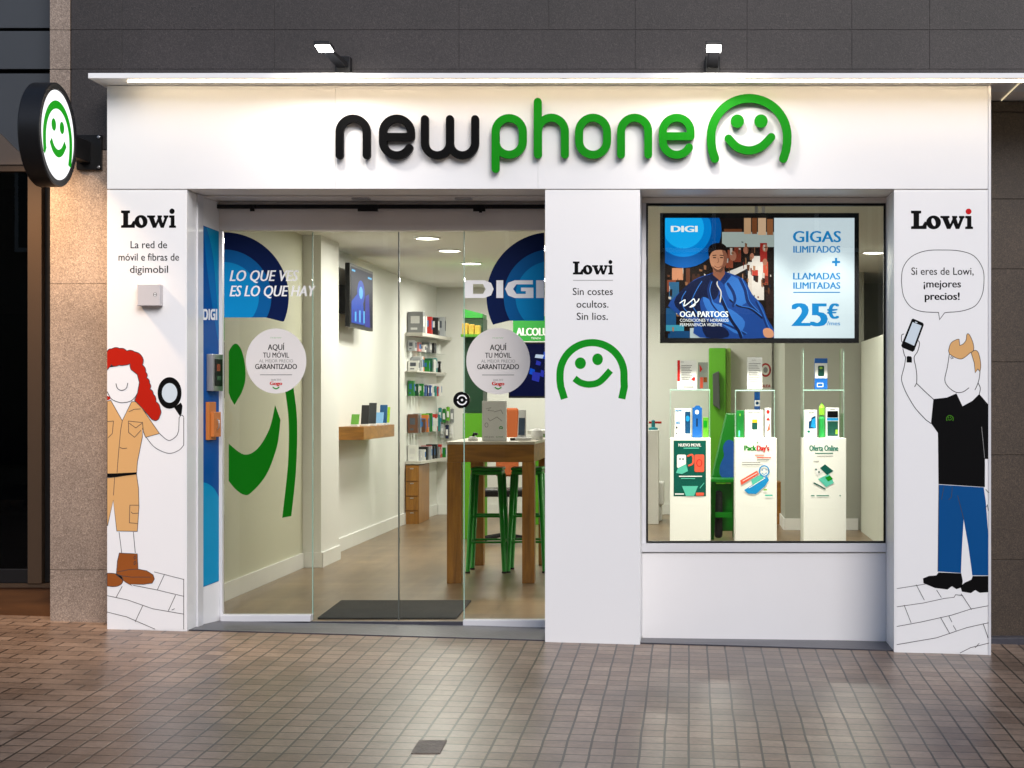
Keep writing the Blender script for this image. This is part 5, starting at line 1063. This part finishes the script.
m = MB(); m.hexa([(xw(713, YL - .1), YL - .12, zw(405, YL)), (xw(720, YL), YL - .12, zw(410, YL)), (xw(720, YL), YL - .02, zw(410, YL)), (xw(713, YL), YL - .02, zw(405, YL)), (xw(712.5, YL), YL - .12, zw(374, YL)), (xw(719, YL), YL - .12, zw(371, YL)), (xw(719, YL), YL - .02, zw(371, YL)), (xw(712.5, YL), YL - .02, zw(374, YL))], mat('bag_grey', (70, 76, 70), .7)); m.build('hanging_bag', bevel=.01, label='dark grey bag hanging on the lime cabinet', cat='bag')
# green high chair with blue jacket, near the plinths
YK = 16.6; DGM = mat('chair_green', (8, 125, 22), .35)
KC = thing('high_chair', (xw(724, YK), YK, 0), 'large green high chair between the left and middle plinths', 'chair')
def gx(px): return xw(px, YK)
MB().hexa([(gx(711), YK, zw(478, YK)), (gx(737), YK, zw(478, YK)), (gx(737), YK + .08, zw(478, YK)), (gx(711), YK + .08, zw(478, YK)), (gx(726), YK + .1, zw(413, YK)), (gx(740), YK + .1, zw(413, YK)), (gx(740), YK + .17, zw(413, YK)), (gx(726), YK + .17, zw(413, YK))], DGM).build('backrest', KC, bevel=.015)
MB().box(gx(710), gx(739), YK - .35, YK - .002, zw(481, YK), zw(477, YK), DGM).build('seat', KC, bevel=.008)
for a, b_ in (((713, 480), (711, 541)), ((733, 480), (735, 541))):
    for dy in (-.33, -.04):
        m = MB(); m.bar(Vector((gx(a[0]), YK + dy, zw(a[1], YK))), Vector((gx(b_[0]), YK + dy, .01)), .05, DGM); m.build('leg', KC)
m = MB(); m.box(gx(712), gx(735), YK - .34, YK - .31, zw(515, YK), zw(510, YK), DGM); m.build('footrest', KC)
MB().box(gx(713), gx(734), YK - .20, YK - .17, zw(509, YK) - .2, zw(483, YK), DGM).build('front_panel', KC, bevel=.006)
m = MB(); c = [(gx(722), YK - .06, zw(476, YK)), (gx(733), YK - .06, zw(476, YK))]
jp = smooth([(722, 476), (721, 466), (725, 456), (724, 447), (728, 441), (734, 444), (736, 456), (735, 468), (734, 477)], 3, True)
q = G(YK - .07); q.solid(jp, mat('jacket_blue', (10, 80, 165), .8, bump=.6, bscale=14), .06); q.build('jacket', bevel=.01, label='crumpled blue jacket draped on the green high chair', cat='jacket')
m = MB().box(gx(714), gx(722), YK - .30, YK - .22, .02, zw(489, YK), mat('bag_black', (28, 30, 30), .7)); m.build('backpack', bevel=.03, seg=3, label='dark backpack standing under the green high chair', cat='backpack')
# white storage box and small things at left of window
q = MB().box(xw(649, 18.8), xw(664, 18.8), 18.8, 19.1, zw(505, 18.8), zw(482, 18.8), SN); q.box(xw(651, 18.8), xw(662, 18.8), 18.85, 19.05, 0, zw(505, 18.8) - .001, SN); q.build('washbasin', bevel=.02, seg=3, label='white basin unit low at left edge of the window view', cat='basin')
q = MB().box(xw(767, 18.4), xw(784, 18.4), 18.4, 18.7, .001, .46, WOODL); q.build('wooden_crate', bevel=.01, label='low brown wooden crate between middle and right plinths', cat='crate')
MB().box(-.46, -.37 + .03, 18.4, 18.75, .001, 1.02, SN).build('slim_cabinet', bevel=.005, label='slim white cabinet carrying the teal toy at left window edge', cat='cabinet')
o = thing('desk_toy', (-.38, 18.5, 1.02), 'small teal and red toy figure at the left edge of the window', 'toy')
x = -.40; z = 1.021
MB().lathe((x, 18.5, z), [(.001, 0), (.05, 0), (.05, .02), (.02, .03), (.02, .10), (.001, .11)], mat('toy_teal', (20, 120, 130), .4), 16).build('stand', o)
m = MB(); m.tube([(x - .05, 18.5, z + .08), (x + .09, 18.5, z + .08)], .012, mat('toy_red', (180, 40, 30), .4), 8); m.build('arm', o)

# unseen buildings added behind the camera: they shape what the glass and paving reflect
PL_ = mat('plaster_ochre', (.22, .17, .12), .8, srgb=False); WG = mat('dark_window', (.02, .022, .026), .15, srgb=False)
for i, (x0, x1, h, lb) in enumerate(((-26, -5, 9.5, 'unseen ochre plastered building added across the street, the west one'), (-4.6, 11, 8.5, 'unseen ochre plastered building added across the street, directly opposite the shop'), (11.4, 30, 10.5, 'tall unseen ochre plastered building added across the street, the east one'))):
    t = thing('added_opposite_building', ((x0 + x1) / 2, -12, 0), lb, 'building', 'unseen buildings added across the street')
    MB().box(x0, x1, -22, -12, -1.5, h, PL_).build('wall', t)
    for fl in range(3):
        for k in range(int((x1 - x0) // 3)):
            xx = x0 + 1 + k * 3; zz = 4.2 + fl * 3.1
            if zz + 2 > h: continue
            w_ = MB().box(xx, xx + 1.1, -11.98, -11.9, zz, zz + 1.9, SKB).build('window', t)
            MB().box(xx + .08, xx + 1.02, -11.895, -11.88, zz + .08, zz + 1.82, WG).build('pane', w_)
    MB().box(x0 + 1, x1 - 1, -11.99, -11.9, .1, 3, WG).build('shop_window', t)
    MB().box(x0, x1, -12.4, -11.6, h, h + .3, SKB).build('cornice', t)
